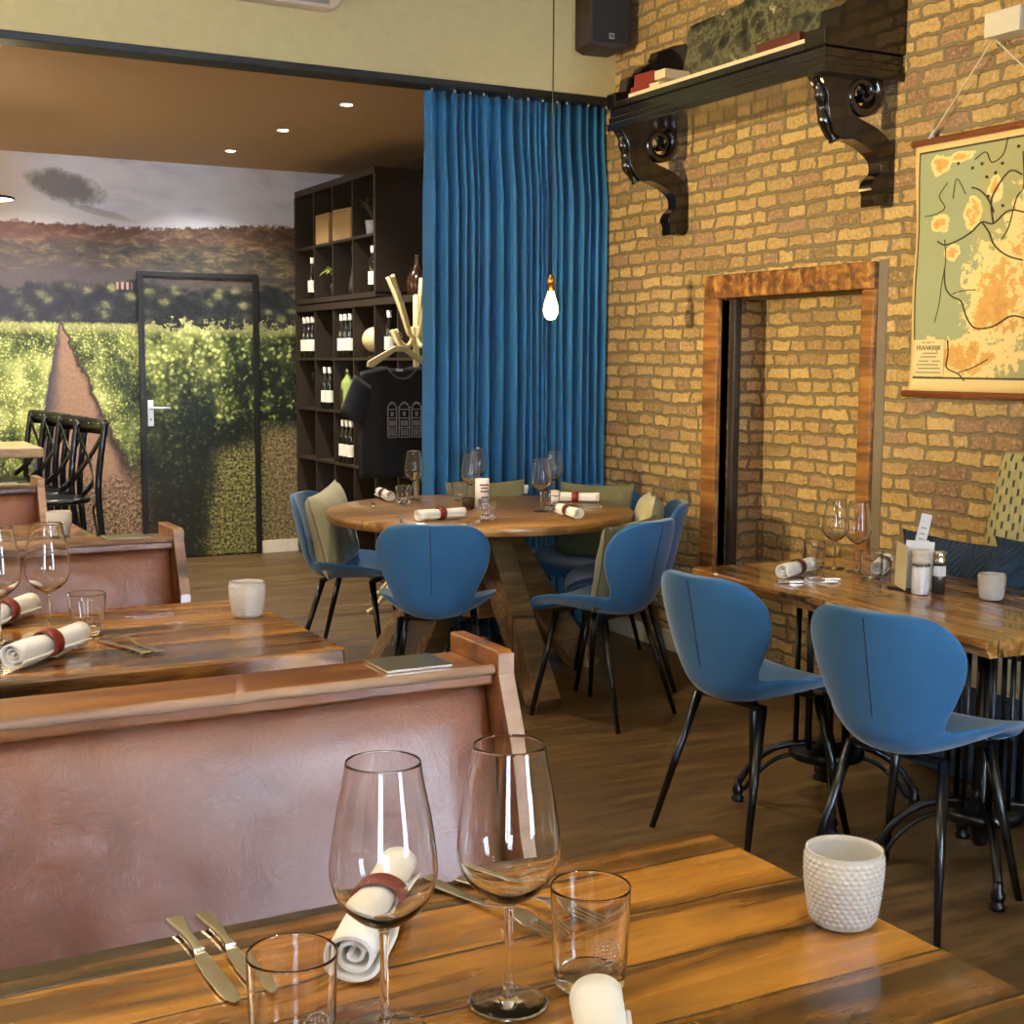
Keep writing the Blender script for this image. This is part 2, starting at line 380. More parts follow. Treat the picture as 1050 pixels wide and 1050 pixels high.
def chevron_mat():
    t = NT('chevron_velvet')
    x, y, z = t.xyz(t.obj())
    tri = t.math('PINGPONG', t.add(x, 5.0), .055)
    f = t.math('FRACT', t.mul(t.add(z, t.mul(tri, .9)), 42))
    h = t.math('ABSOLUTE', t.sub(f, .5))
    c = t.mix(h, lin(5, 34, 54), lin(10, 54, 80))
    return t.bsdf(Base_Color=c, Roughness=.8, Sheen_Weight=.15, Normal=t.bump(h, .9, .008))
M['chevron'] = chevron_mat()

def collage_mat():
    t = NT('dark_mottled_print')
    p = t.obj()
    n = t.noise(p, 7, 7, .74, 1.6); v = t.vor(t.mix(.25, p, t.noise(p, 6, 4, .6, 0, True), 'ADD'), 9)
    c = t.ramp(t.add(t.mul(n, .7), t.mul(v, .35)), [(.36, lin(16, 17, 13)), (.49, lin(60, 62, 48)), (.55, lin(112, 110, 82)), (.59, lin(38, 36, 27)), (.66, lin(86, 82, 60)), (.74, lin(186, 178, 140))])
    return t.bsdf(Base_Color=c, Roughness=.35)
M['collage'] = collage_mat()

# ------------------------------------------------------------------ mesh builder
class MB:
    def __init__(s): s.v = []; s.f = []; s.sm = []
    def _add(s, vs, fs, smooth):
        o = len(s.v); s.v += [tuple(v) for v in vs]
        s.f += [tuple(i + o for i in f) for f in fs]; s.sm += [smooth] * len(fs)
    def box(s, x0, x1, y0, y1, z0, z1, mat=None):
        vs = [Vector((x, y, z)) for x in (x0, x1) for y in (y0, y1) for z in (z0, z1)]
        if mat: vs = [mat @ v for v in vs]
        s._add(vs, [(0, 1, 3, 2), (4, 6, 7, 5), (0, 4, 5, 1), (2, 3, 7, 6), (0, 2, 6, 4), (1, 5, 7, 3)], False); return s
    def bar(s, a, b, w, h, up=(0, 0, 1)):
        a = Vector(a); b = Vector(b); d = b - a; L = d.length; d.normalize()
        u = Vector(up); sd = d.cross(u)
        if sd.length < 1e-4: sd = Vector((1, 0, 0))
        sd.normalize(); u = sd.cross(d)
        m = Matrix((sd, d, u)).transposed().to_4x4(); m.translation = a
        return s.box(-w / 2, w / 2, 0, L, -h / 2, h / 2, m)
    def grid(s, rows, close_u=False, smooth=True, flip=False):
        n = len(rows[0]); vs = [p for r in rows for p in r]; fs = []
        for i in range(len(rows) - 1):
            for j in range(n if close_u else n - 1):
                a, b = i * n + j, i * n + (j + 1) % n
                q = (a, b, b + n, a + n); fs.append(q[::-1] if flip else q)
        s._add(vs, fs, smooth); return s
    def ngon(s, pts, smooth=False, flip=False):
        f = tuple(range(len(pts))); s._add(pts, [f[::-1] if flip else f], smooth); return s
    def lathe(s, prof, seg=32, axis=(0, 0), smooth=True, caps=True):
        rows = [[(axis[0] + r * math.cos(2 * PI * k / seg), axis[1] + r * math.sin(2 * PI * k / seg), z) for k in range(seg)] for r, z in prof]
        s.grid(rows, True, smooth)
        if caps:
            if prof[0][0] > 1e-5: s.ngon(rows[0], False, True)
            if prof[-1][0] > 1e-5: s.ngon(rows[-1])
        return s
    def tube(s, path, rad, seg=10, smooth=True, caps=True):
        path = [Vector(p) for p in path]; n = len(path)
        rads = rad if isinstance(rad, (list, tuple)) else [rad] * n
        rows = []; prev = None
        for i, p in enumerate(path):
            d = (path[min(i + 1, n - 1)] - path[max(i - 1, 0)]).normalized()
            if prev is None:
                a = Vector((0, 0, 1)) if abs(d.z) < .9 else Vector((1, 0, 0))
                sd = d.cross(a).normalized()
            else:
                sd = (prev - d * prev.dot(d)).normalized()
            prev = sd; up = sd.cross(d)
            rows.append([p + (sd * math.cos(2 * PI * k / seg) - up * math.sin(2 * PI * k / seg)) * -rads[i] for k in range(seg)])
        s.grid(rows, True, smooth, True)
        if caps: s.ngon(rows[0]); s.ngon(rows[-1], False, True)
        return s
    def prism(s, poly, a, b, fn):
        """extrude a 2-D outline: fn(u, v, w) -> 3-D point, w from a to b"""
        n = len(poly)
        A = [fn(u, v, a) for u, v in poly]; B = [fn(u, v, b) for u, v in poly]
        s._add(A + B, [tuple(range(n))[::-1], tuple(range(n, 2 * n))] + [(i, (i + 1) % n, (i + 1) % n + n, i + n) for i in range(n)], False); return s
    def sphere(s, c, r, seg=12, rings=8, sz=1.0):
        rows = [[(c[0] + r * math.sin(PI * i / rings) * math.cos(2 * PI * k / seg), c[1] + r * math.sin(PI * i / rings) * math.sin(2 * PI * k / seg), c[2] - r * sz * math.cos(PI * i / rings)) for k in range(seg)] for i in range(rings + 1)]
        return s.grid(rows, True)
    def mesh(s, name, fix=True):
        me = bpy.data.meshes.new(name); me.from_pydata(s.v, [], s.f)
        me.polygons.foreach_set('use_smooth', s.sm)
        if fix:
            bm = bmesh.new(); bm.from_mesh(me)
            bmesh.ops.remove_doubles(bm, verts=bm.verts, dist=1e-6)
            bmesh.ops.recalc_face_normals(bm, faces=bm.faces); bm.to_mesh(me); bm.free()
        me.update(); return me
    def ob(s, name, mat, parent=None, loc=(0, 0, 0), rz=0.0, bevel=0.0, fix=True, rot=None):
        o = bpy.data.objects.new(name, s.mesh(name, fix)); o.data.materials.append(M[mat] if isinstance(mat, str) else mat)
        COL.objects.link(o); o.location = loc; o.rotation_euler = rot if rot else (0, 0, rz)
        if parent: o.parent = parent
        if bevel:
            b = o.modifiers.new('soft_edges', 'BEVEL'); b.width = bevel; b.segments = 2; b.limit_method = 'ANGLE'
        return o

def tag(o, label=None, cat=None, group=None, kind=None):
    if label: o['label'] = label
    if cat: o['category'] = cat
    if group: o['group'] = group
    if kind: o['kind'] = kind
    return o
def empty(name, loc=(0, 0, 0), rz=0.0, rot=None):
    o = bpy.data.objects.new(name, None); COL.objects.link(o); o.location = loc; o.rotation_euler = rot if rot else (0, 0, rz); o.empty_display_size = .1
    return o
def dup(o, parent=None):
    c = o.copy(); COL.objects.link(c)
    if parent: c.parent = parent
    for ch in list(o.children): dup(ch, c)
    return c
def place(proto, used, loc, rz, label, group=None, rot=None):
    """the first call moves the prototype itself, later calls copy it and its parts"""
    o = dup(proto) if proto.name in used else proto
    used.add(proto.name)
    o.location = loc; o.rotation_euler = rot if rot else (0, 0, rz); o['label'] = label
    if group: o['group'] = group
    return o
USED = set()
def struct(name, mb, mat, **kw):
    return tag(mb.ob(name, mat, **kw), kind='structure')
def catmull(pts, k=6):
    out = []; n = len(pts)
    for i in range(n - 1):
        p0, p1, p2, p3 = (pts[max(i - 1, 0)], pts[i], pts[i + 1], pts[min(i + 2, n - 1)])
        for j in range(k):
            t = j / k
            out.append(tuple(.5 * (2 * b + (c - a) * t + (2 * a - 5 * b + 4 * c - d) * t * t + (3 * b - a - 3 * c + d) * t ** 3) for a, b, c, d in zip(p0, p1, p2, p3)))
    out.append(tuple(pts[-1])); return out

# ------------------------------------------------------------------ camera
YAW, PIT, ROL, FPX = math.radians(28.0), math.radians(6.27), math.radians(.28), 1390.0
fw = Vector((math.sin(YAW) * math.cos(PIT), math.cos(YAW) * math.cos(PIT), -math.sin(PIT)))
rt = Vector((math.cos(YAW), -math.sin(YAW), 0)); up = rt.cross(fw)
rt2 = rt * math.cos(ROL) + up * math.sin(ROL); up2 = -rt * math.sin(ROL) + up * math.cos(ROL)
cam = bpy.data.cameras.new('camera'); cam.sensor_width = 36; cam.lens = FPX / 1050 * 36; cam.clip_start = .02
co = bpy.data.objects.new('camera', cam); COL.objects.link(co)
mw = Matrix((rt2, up2, -fw)).transposed().to_4x4(); mw.translation = (0, 0, 1.45); co.matrix_world = mw
SC.camera = co

# ------------------------------------------------------------------ the room
XL, XR, YF, YB, YM = -3.2, 3.91, -3.0, 6.22, 9.95
struct('floor', MB().box(XL - .1, 4.3, YF - .1, YM + .1, -.1, 0), 'floor')
struct('floor_platform', MB().box(XL, 1.03, -1.2, 8.0, 0, .15), 'platform')
# brick wall with the shallow bricked-up doorway
NY0, NY1, NZ, NX = 4.285, 5.25, 1.757, 4.17
w = MB().box(XR, 4.3, YF, NY0, 0, 4.0).box(XR, 4.3, NY1, 6.40, 0, 4.0).box(XR, 4.3, NY0, NY1, NZ, 4.0).box(NX, 4.3, NY0, NY1, 0, NZ)
struct('wall_right', w, 'brick', fix=False)
d2 = tag(empty('door_2', (XR, 4.78, 0)), kind='structure')
MB().box(-.028, .05, 4.204 - 4.78, 5.36 - 4.78, NZ, 1.866).ob('lintel', 'lintel', d2, bevel=.008)
MB().box(-.028, .05, 5.25 - 4.78, 5.36 - 4.78, 0, NZ).ob('jamb', 'lintel_v', d2, bevel=.006)
MB().box(-.022, .05, 4.204 - 4.78, 4.285 - 4.78, 0, NZ).ob('jamb', 'lintel_v', d2, bevel=.012)
MB().box(.045, .085, 5.205 - 4.78, 5.25 - 4.78, 0, NZ).ob('inner_post', 'post_dark', d2, bevel=.006)
struct('trim_1', MB().box(XR - .003, XR + .02, 4.15, 4.203, 0, 1.872), 'stone_fill')
struct('baseboard_right', MB().box(XR - .018, XR, 5.37, 6.25, 0, .10), 'white_trim', bevel=.003)
struct('wall_back', MB().box(XL, 4.05, YM, YM + .1, 0, 2.87), 'mural')
struct('baseboard_back', MB().box(3.128, 3.42, YM - .018, YM, 0, .095), 'white_trim', bevel=.002)
struct('wall_left', MB().box(XL - .1, XL, YF, YM, 0, 4.0), 'side_wall')
struct('wall_side', MB().box(3.96, 4.06, 6.40, YM, 0, 2.87), 'dark_wall')
struct('ceiling_back', MB().box(XL, 4.06, 6.34, YM + .1, 2.87, 2.97), 'back_ceiling')
struct('wall_beam', MB().box(XL, XR, YB, 6.34, 2.835, 4.0), 'cream_wall')
struct('trim_3', MB().box(XL, XR, YB - .012, 6.35, 2.800, 2.835), 'black_trim', bevel=.003)
struct('ceiling', MB().box(XL - .1, 4.3, YF - .1, 6.34, 4.0, 4.1), 'ceiling')
# window wall behind the camera
WX = [(-2.5, -1.3), (2.1, 3.2)]; WZ = (.45, 2.9)
fwm = MB().box(XL, 4.3, YF - .12, YF, 0, WZ[0]).box(XL, 4.3, YF - .12, YF, WZ[1], 4.0)
xs = [XL] + [v for p in WX for v in p] + [4.3]
for a, b in zip(xs[::2], xs[1::2]): fwm.box(a, b, YF - .12, YF, WZ[0], WZ[1])
struct('wall_front', fwm, 'side_wall')
for i, (a, b) in enumerate(WX):
    m = MB(); c = (a + b) / 2
    for q in (a, b - .06, c - .03): m.box(q, q + .06, YF - .1, YF - .02, WZ[0], WZ[1])
    for q in (WZ[0], WZ[1] - .06, 2.1): m.box(a, b, YF - .1, YF - .02, q, q + .06)
    wn = struct('window_%d' % (i + 1), m, 'white_trim')
    MB().box(a, b, YF - .066, YF - .060, WZ[0], WZ[1]).ob('pane', 'glass', wn)

# door papered with the mural, black frame, lever handle
d1 = tag(empty('door_1', (2.68, YM, 0)), kind='structure')
m = MB().box(-.444, -.404, -.03, .01, 0, 2.095).box(.402, .444, -.03, .01, 0, 2.095).box(-.404, .402, -.03, .01, 2.055, 2.095)
m.ob('door_frame', 'black_trim', d1, bevel=.003)
MB().box(-.404, .402, -.012, .02, .012, 2.055).ob('door_leaf', 'mural', d1)
hd = MB().box(-.392, -.350, -.022, -.012, .98, 1.17).ob('door_handle', 'chrome', d1, bevel=.003)
MB().tube([(-.371, -.02, 1.115), (-.371, -.062, 1.115), (-.36, -.07, 1.115), (-.24, -.07, 1.112)], .009, 10).ob('lever', 'chrome', hd)
MB().lathe([(.006, 0), (.006, .003)], 12).ob('keyhole', 'black_trim', hd, (-.371, -.022, 1.03), rot=(PI / 2, 0, 0))

# ------------------------------------------------------------------ ceiling fittings of the back room
dl = tag(empty('recessed_downlight', (0, 0, 2.87)), None, 'ceiling light', 'recessed downlights in the back ceiling')
MB().lathe([(.030, -.001), (.046, -.004), (.048, 0)], 28, caps=False).ob('bezel', 'white_trim', dl)
MB().lathe([(.0, -.002), (.032, -.002)], 24, caps=False).ob('lens', 'spot_glow', dl)
for (x, y, lb) in ((2.717, 9.20, 'recessed downlight nearest the vineyard mural wall, leftmost lit spot of three'), (2.765, 8.23, 'recessed downlight in the brown ceiling, the middle lit spot of three'), (2.805, 7.25, 'recessed downlight closest to the blue curtain, rightmost lit spot of three')):
    place(dl, USED, (x, y, 2.87), 0, lb)
pl = tag(empty('pendant_lamp', (1.085, 8.5, 2.385)), 'yellow glowing edge of a pendant lamp before the mural sky, cut by the photo edge', 'lamp')
MB().lathe([(.128, -.004), (.135, .002), (.128, .010), (.04, .016), (.010, .03), (.0, .031)], 28).ob('lamp_shade', 'black_metal', pl)
MB().lathe([(.0, -.012), (.09, -.010), (.127, -.003)], 28).ob('diffuser', 'shade_glow', pl)
MB().tube([(0, 0, .03), (0, 0, .51)], .004, 8).ob('cord', 'black_trim', pl)

# ------------------------------------------------------------------ curtain
def curtain():
    rnd = random.Random(3)
    x0, x1, n, nz = 2.868, 3.915, 900, 34
    ctr = []; x = x0
    while x < x1 + .1:
        ctr.append((x, (.45 + .75 * rnd.random()) * (.4 if x < x0 + .03 else 1), 0)); x += rnd.choice((.024, .028, .034, .048, .062, .082))
    def off(px, z):
        k = 0
        while k < len(ctr) - 2 and ctr[k + 1][0] < px: k += 1
        a, b = ctr[k], ctr[k + 1]; t = (px - a[0]) / (b[0] - a[0])
        A = .5 * (a[1] + b[1])
        bend = .010 * math.sin(3.1 * a[0] * 40 + z * 1.3) * max(0, 1 - z / 2.7)
        top = max(0, min(1, (z - 2.30) / .30))
        s = abs(math.sin(PI * t)) ** (1.25 + 3.2 * top)
        g = A * .17 * (1 - .52 * top)
        return .5 * g - g * s, bend
    rows = []
    for i in range(nz + 1):
        z = .012 + (2.80 - .012) * i / nz
        r = []
        for j in range(n + 1):
            px = x0 + (x1 - x0) * j / n
            sway = .018 * math.sin(z * 1.7 + px * 9) * (1 - z / 2.9)
            dy, bx_ = off(px, z)
            r.append((px + bx_ + sway * .6 * math.sin(math.pi * (px - x0) / (x1 - x0)), 6.335 + dy, z))
        rows.append(r)
    o = MB().grid(rows, False, True).ob('curtain', 'curtain')
    s = o.modifiers.new('cloth_thickness', 'SOLIDIFY'); s.thickness = .003
    tag(o, 'long blue pleated curtain hanging from the dark rail beside the brick wall', 'curtain')
    for k in range(0, len(ctr) - 2, 2):
        MB().sphere((ctr[k][0], 6.255, 2.792), .006, 8, 6).ob('curtain_hook', 'white_trim', o)
curtain()

# ------------------------------------------------------------------ bookcases
def shelving(name, y0, z0, cols, rows, cw, ch, label):
    """open cube shelving, front at x=3.40, going from y0 towards the camera"""
    e = tag(empty(name, (3.40, y0, z0)), label, 'shelf unit')
    W = cols * cw; Ht = rows * ch; D = .40
    MB().box(0, D, -W - .02, .02, -.0, .035).ob('base_board', 'shelf', e, bevel=.002)
    MB().box(0, D, -W - .02, .02, Ht - .02, Ht + .025).ob('top_board', 'shelf', e, bevel=.002)
    MB().box(0, D, -.0, .035, .035, Ht - .02).ob('side_panel', 'shelf', e); MB().box(0, D, -W - .035, -W, .035, Ht - .02).ob('side_panel', 'shelf', e)
    for c in range(1, cols): MB().box(.004, D, -c * cw - .009, -c * cw + .009, .035, Ht - .02).ob('divider', 'shelf', e)
    for r in range(1, rows): MB().box(.002, D, -W, 0, r * ch - .009, r * ch + .009).ob('shelf_board', 'shelf', e)
    MB().box(D, D + .01, -W, 0, 0, Ht).ob('back_panel', 'shelf', e)
    return e
CW, CH = .382, .368
shelving('cube_bookcase', 9.86, 0, 6, 5, CW, CH, 'large black-brown cube bookcase holding bottles, standing beside the vineyard mural')
shelving('cube_bookcase', 9.86, 1.875, 4, 2, CW, .405, 'smaller black-brown cube unit with wooden boxes, stacked on the large bookcase')
ycol = lambda c: 9.86 - (c + .5) * CW
zrow = lambda r: .009 + r * CH if r else .035          # shelf tops of the tall unit
zup = lambda r: 1.875 + (.035 if r == 0 else .414)

bt = tag(empty('wine_bottle'), None, 'bottle')
MB().lathe([(.0, .0), (.031, 0), (.033, .006), (.033, .175), (.030, .205), (.017, .232), (.0135, .25), (.0135, .29), (.015, .292), (.015, .300), (.0, .300)], 24).ob('bottle_body', 'bottle', bt)
MB().lathe([(.0336, .05), (.0336, .135)], 24, caps=False).ob('bottle_label', 'label', bt)
MB().lathe([(.0142, .255), (.0156, .262), (.0158, .302), (.0, .303)], 16).ob('bottle_foil', 'label', bt)
GB = 'wine bottles on the cube bookcase'
def bottles(col, z, ys, x, lbs):
    for dy, lb in zip(ys, lbs): place(bt, USED, (x, ycol(col) + dy, z), 0, lb, GB)
z4 = zrow(4); z3 = zrow(3); z2 = zrow(2)
bottles(0, z4, (.12, .03, -.06), 3.437, ('dark wine bottle with white label, first of three in the cube next to the mural', 'dark wine bottle with white label, middle of three in the cube next to the mural', 'dark wine bottle with white label, third of three in the mural-side cube'))
bottles(2, z4, (.11, .03, -.06), 3.437, ('white-capped wine bottle left of a pair of labels, cube left of the globe', 'white-capped wine bottle in the middle of the cube left of the globe', 'white-capped wine bottle on the right of the cube left of the globe'))
bottles(4, z4, (.02,), 3.437, ('white-capped wine bottle just above the pale coat hanger',))
bottles(1, z3, (.07, -.03), 3.437, ('white-foiled wine bottle left of the green siphon, left of two', 'white-foiled wine bottle left of the green siphon, right of two'))
bottles(2, z2, (.10, .02, -.06), 3.437, ('dark wine bottle below the green siphon, left of three', 'dark wine bottle below the green siphon, middle of three', 'dark wine bottle below the green siphon, right of three'))
bottles(0, zup(0), (-.06,), 3.437, ('dark wine bottle with white label alone in the upper unit, near the mural',))
bottles(3, zup(0), (-.09,), 3.437, ('tall dark wine bottle with white label on the upper unit, below the dried plant',))

bx = tag(MB().box(-.09, .09, -.13, .13, 0, .21).ob('wooden_box', 'box_wood', bevel=.004), None, 'box', 'pale wooden boxes on the upper unit')
MB().box(-.092, -.0905, -.11, .11, .186, .189).ob('lid_line', 'black_trim', bx)
place(bx, USED, (3.50, ycol(1) + .04, zup(1)), 0, 'pale wooden box in the second top cube from the mural')
place(bx, USED, (3.50, ycol(2) + .05, zup(1)), .12, 'pale wooden box behind the dark dried leaves, third top cube from the mural')

def leafy(name, mat, stem_mat, n, h, spread, label, loc, cat, seed, pot):
    r = random.Random(seed); e = tag(empty(name, loc), label, cat)
    MB().lathe([(.0, 0), (.05, 0), (.06, .1), (.054, .1), (.05, .02), (0, .02)], 20).ob('pot', pot, e)
    for k in range(n):
        a = r.uniform(0, 2 * PI); s = spread * r.uniform(.5, 1)
        rows = []
        for i in range(9):
            t = i / 8; w = .022 * math.sin(PI * min(1, t * .95 + .05)) + .002
            c = Vector((math.cos(a) * s * t ** 1.3, math.sin(a) * s * t ** 1.3, .09 + h * (t - .75 * t ** 3 * s / spread)))
            sd = Vector((-math.sin(a), math.cos(a), 0)) * w
            rows.append([c - sd, c + Vector((0, 0, -w * .3)), c + sd])
        o = MB().grid(rows, False, True).ob('leaf', mat, e); o.modifiers.new('leaf_thickness', 'SOLIDIFY').thickness = .0015
    return e
leafy('dried_plant', 'dark_leaf', 'dark_leaf', 14, .26, .22, 'dark dried plant with drooping leaves in the last top cube of the upper unit', (3.50, ycol(3) + .04, zup(1)), 'plant', 5, 'print_grey')
leafy('pale_plant', 'leaf', 'leaf', 15, .22, .15, 'pale green drooping plant beside the white-labelled bottle on the upper unit', (3.53, ycol(1) + .04, zup(0)), 'plant', 9, 'shelf')

v = tag(MB().lathe([(.0, 0), (.05, 0), (.085, .26), (.082, .26), (.047, .006), (0, .006)], 28).ob('glass_vase', 'glass', loc=(3.52, ycol(0) - .03, z3)), 'tapered clear glass vase in the cube beside the mural, below three bottles', 'vase')
v2 = tag(MB().lathe([(.0, 0), (.045, 0), (.06, .21), (.057, .21), (.042, .006), (0, .006)], 28).ob('glass_vase', 'glass', loc=(3.50, ycol(0) - .06, zrow(1))), 'short clear glass vase low in the bookcase beside the mural', 'vase')
sp = tag(empty('soda_siphon', (3.455, ycol(2) + .04, z3)), 'green glass soda siphon with metal head in the middle of the bookcase', 'bottle')
MB().lathe([(.0, 0), (.05, 0), (.052, .01), (.052, .17), (.045, .205), (.02, .24), (.018, .255), (0, .255)], 24).ob('siphon_body', 'green_bottle', sp)
MB().lathe([(.02, .25), (.02, .285), (.012, .30), (.0, .30)], 16).tube([(0, 0, .275), (0, .05, .28), (0, .07, .25)], .008, 8).ob('siphon_head', 'steel', sp)
MB().box(-.054, -.051, -.02, .028, .05, .15).ob('siphon_label', 'shelf', sp)
gl = tag(empty('small_globe', (3.49, ycol(3) + .02, z4)), 'small cream globe on a foot in the bookcase, left of the coat stand', 'globe')
MB().sphere((0, 0, .12), .085, 24, 16).ob('ball', 'coat_stand', gl)
MB().lathe([(.0, 0), (.05, 0), (.05, .008), (.008, .015), (.008, .04)], 20).ob('foot', 'shelf', gl)
dc = tag(empty('slim_decanter', (3.48, ycol(2) - .05, zup(0))), 'slim leaning dark decanter with a pale edge on the upper unit', 'bottle', None)
dc.rotation_euler = (-.12, 0, 0)
MB().lathe([(.0, .006), (.045, .006), (.045, .06), (.014, .2), (.012, .33), (.0, .33)], 20).ob('decanter_body', 'dark_leaf', dc)
MB().lathe([(.0125, .2), (.0125, .33)], 12, caps=False).ob('decanter_neck', 'print_grey', dc)
tag(MB().box(-.05, .0, -.05, .05, 0, .02).box(-.05, -.04, .02, .05, .02, .12).ob('white_stand', 'paper', loc=(3.50, ycol(3) + .10, z3)), 'small white bracket-shaped stand beside the black T-shirt sleeve', 'stand')
for k, (y, h, lb) in enumerate(((8.12, .26, 'brown glass jug on the tall bookcase, left of the pair by the curtain'), (7.86, .30, 'brown glass jug on the tall bookcase, right of the pair by the curtain'))):
    j = tag(MB().lathe([(.0, 0), (.06, 0), (.075, .05), (.072, .13), (.04, .18), (.022, .21), (.02, h), (.026, h + .01), (0, h + .01)], 24).ob('brown_jug', 'brown_glass', loc=(3.62, y, 1.868)), lb, 'jug', 'brown jugs on the bookcase')

# ------------------------------------------------------------------ coat stand and T-shirt
cs = tag(empty('coat_stand', (3.27, 7.36, 0)), 'cream bentwood coat stand with curled hooks, half behind the blue curtain', 'coat stand')
MB().lathe([(.0, .12), (.019, .12), (.019, 1.84), (.0, 1.85)], 16).ob('pole', 'coat_stand', cs)
for k in range(5):
    a = 2 * PI * k / 5 + 3.5
    P = catmull([(.02, 1.52), (.10, 1.50), (.05, 1.72), (.17, 1.93)], 7)
    P = catmull([(.015, 1.60), (.05, 1.62), (.08, 1.70), (.12, 1.80), (.19, 1.95)], 6)
    MB().tube([(r * math.cos(a), r * math.sin(a), z) for r, z in P], .013, 10).ob('upper_hook', 'coat_stand', cs)
    P = catmull([(.02, 1.66), (.03, 1.58), (.07, 1.545), (.13, 1.57), (.165, 1.64)], 6)
    MB().tube([(r * math.cos(a), r * math.sin(a), z) for r, z in P], .013, 10).ob('lower_hook', 'coat_stand', cs)
for k in range(4):
    a = 2 * PI * k / 4 + 3.5
    P = catmull([(.02, .55), (.05, .40), (.16, .22), (.32, .05), (.40, .013)], 6)
    MB().tube([(r * math.cos(a), r * math.sin(a), z) for r, z in P], .013, 10).ob('leg', 'coat_stand', cs)
hg = tag(empty('coat_hanger', (3.115, 7.25, 1.50)), 'pale wooden coat hanger on the cream stand, carrying the black T-shirt', 'hanger')
MB().tube(catmull([(0, 0, .04), (0, 0, .075), (.018, 0, .10), (0, 0, .125), (-.02, 0, .105)], 5), .0028, 8).ob('hook', 'steel', hg)
MB().prism([(-.2, -.075), (-.195, -.045), (-.03, .045), (.03, .045), (.195, -.045), (.2, -.075), (.17, -.08), (.03, .012), (-.03, .012), (-.17, -.08)], -.012, .012, lambda u, v, w_: (u, w_, v)).ob('shoulder_bar', 'hanger', hg, bevel=.003)
def tshirt():
    e = tag(empty('black_t_shirt', (3.115, 7.25, 0)), 'black T-shirt with grey facade print hanging on the coat stand', 'T-shirt')
    rows_f = []; rows_b = []
    n = 20
    for i in range(25):
        z = .79 + (1.448 - .79) * i / 24
        for rows, sg in ((rows_f, -1), (rows_b, 1)):
            r = []
            for j in range(n + 1):
                u = -1 + 2 * j / n
                hw = .245 + .01 * math.sin(z * 9) if z < 1.2 else .245 - .02 * (z - 1.2)
                zz = z
                if i == 24: zz = 1.448 - .055 * abs(u) ** 1.1 - (.085 if sg < 0 else .03) * max(0, 1 - (abs(u) / .38) ** 2)
                elif i > 17: zz = z - (.055 * abs(u) ** 1.1 + (.085 if sg < 0 else .03) * max(0, 1 - (abs(u) / .38) ** 2)) * (i - 17) / 7
                fold = .012 * math.sin(u * 9 + z * 3) * (1.3 - z * .6)
                r.append((u * hw, sg * (.045 * (1 - u * u) ** .5 + .004) + fold, zz))
            rows.append(r)
    MB().grid(rows_f).grid(rows_b).ob('shirt_body', 'black_cloth', e).modifiers.new('cloth_thickness', 'SOLIDIFY').thickness = .002
    for s in (-1, 1):
        rows = []
        for i in range(9):
            t = i / 8; cx_ = s * (.21 + .095 * t); cz_ = 1.33 - .20 * t; r_ = .085 - .008 * t
            rows.append([(cx_ + r_ * .9 * math.cos(a) * .9, .035 * math.sin(a), cz_ + r_ * .75 * math.cos(a) * s * .75) for a in [2 * PI * k / 16 for k in range(16)]])
        MB().grid(rows, True).ob('sleeve', 'black_cloth', e).modifiers.new('cloth_thickness', 'SOLIDIFY').thickness = .002
    # printed row of gabled facades
    m = MB(); y = -.068
    def rect(x0, x1, z0, z1, d=0): m.box(x0, x1, y - .0012 - d, y + .002, z0, z1)
    for x0, x1, zt_, st in ((-.105, -.045, 1.215, 0), (-.035, .035, 1.215, 1), (.045, .11, 1.215, 2)):
        z0 = 1.02
        rect(x0, x0 + .006, z0, zt_ - .02); rect(x1 - .006, x1, z0, zt_ - .02)
        c = (x0 + x1) / 2; hw = (x1 - x0) / 2
        for k in range(7):
            t0 = -1 + 2 * k / 7; t1 = t0 + 2 / 7; tm = (t0 + t1) / 2
            rect(c + hw * t0, c + hw * t1, zt_ - .03 + .03 * (1 - tm * tm), zt_ - .022 + .034 * (1 - tm * tm))
        for zz in (z0, z0 + .055, z0 + .11, zt_ - .035): rect(x0, x1, zz, zz + .006)
        for xx in (-.45, 0, .45): rect(c + hw * xx - .004, c + hw * xx + .004, z0 + .012, z0 + .05); rect(c + hw * xx - .005, c + hw * xx + .005, z0 + .068, z0 + .10)
        rect(c - .008, c + .008, z0 + .125, z0 + .15)
    m.ob('facade_print', 'print_grey', e)
    MB().box(-.02, .02, .0, .004, 1.40, 1.412).ob('neck_label', 'paper', e)
tshirt()

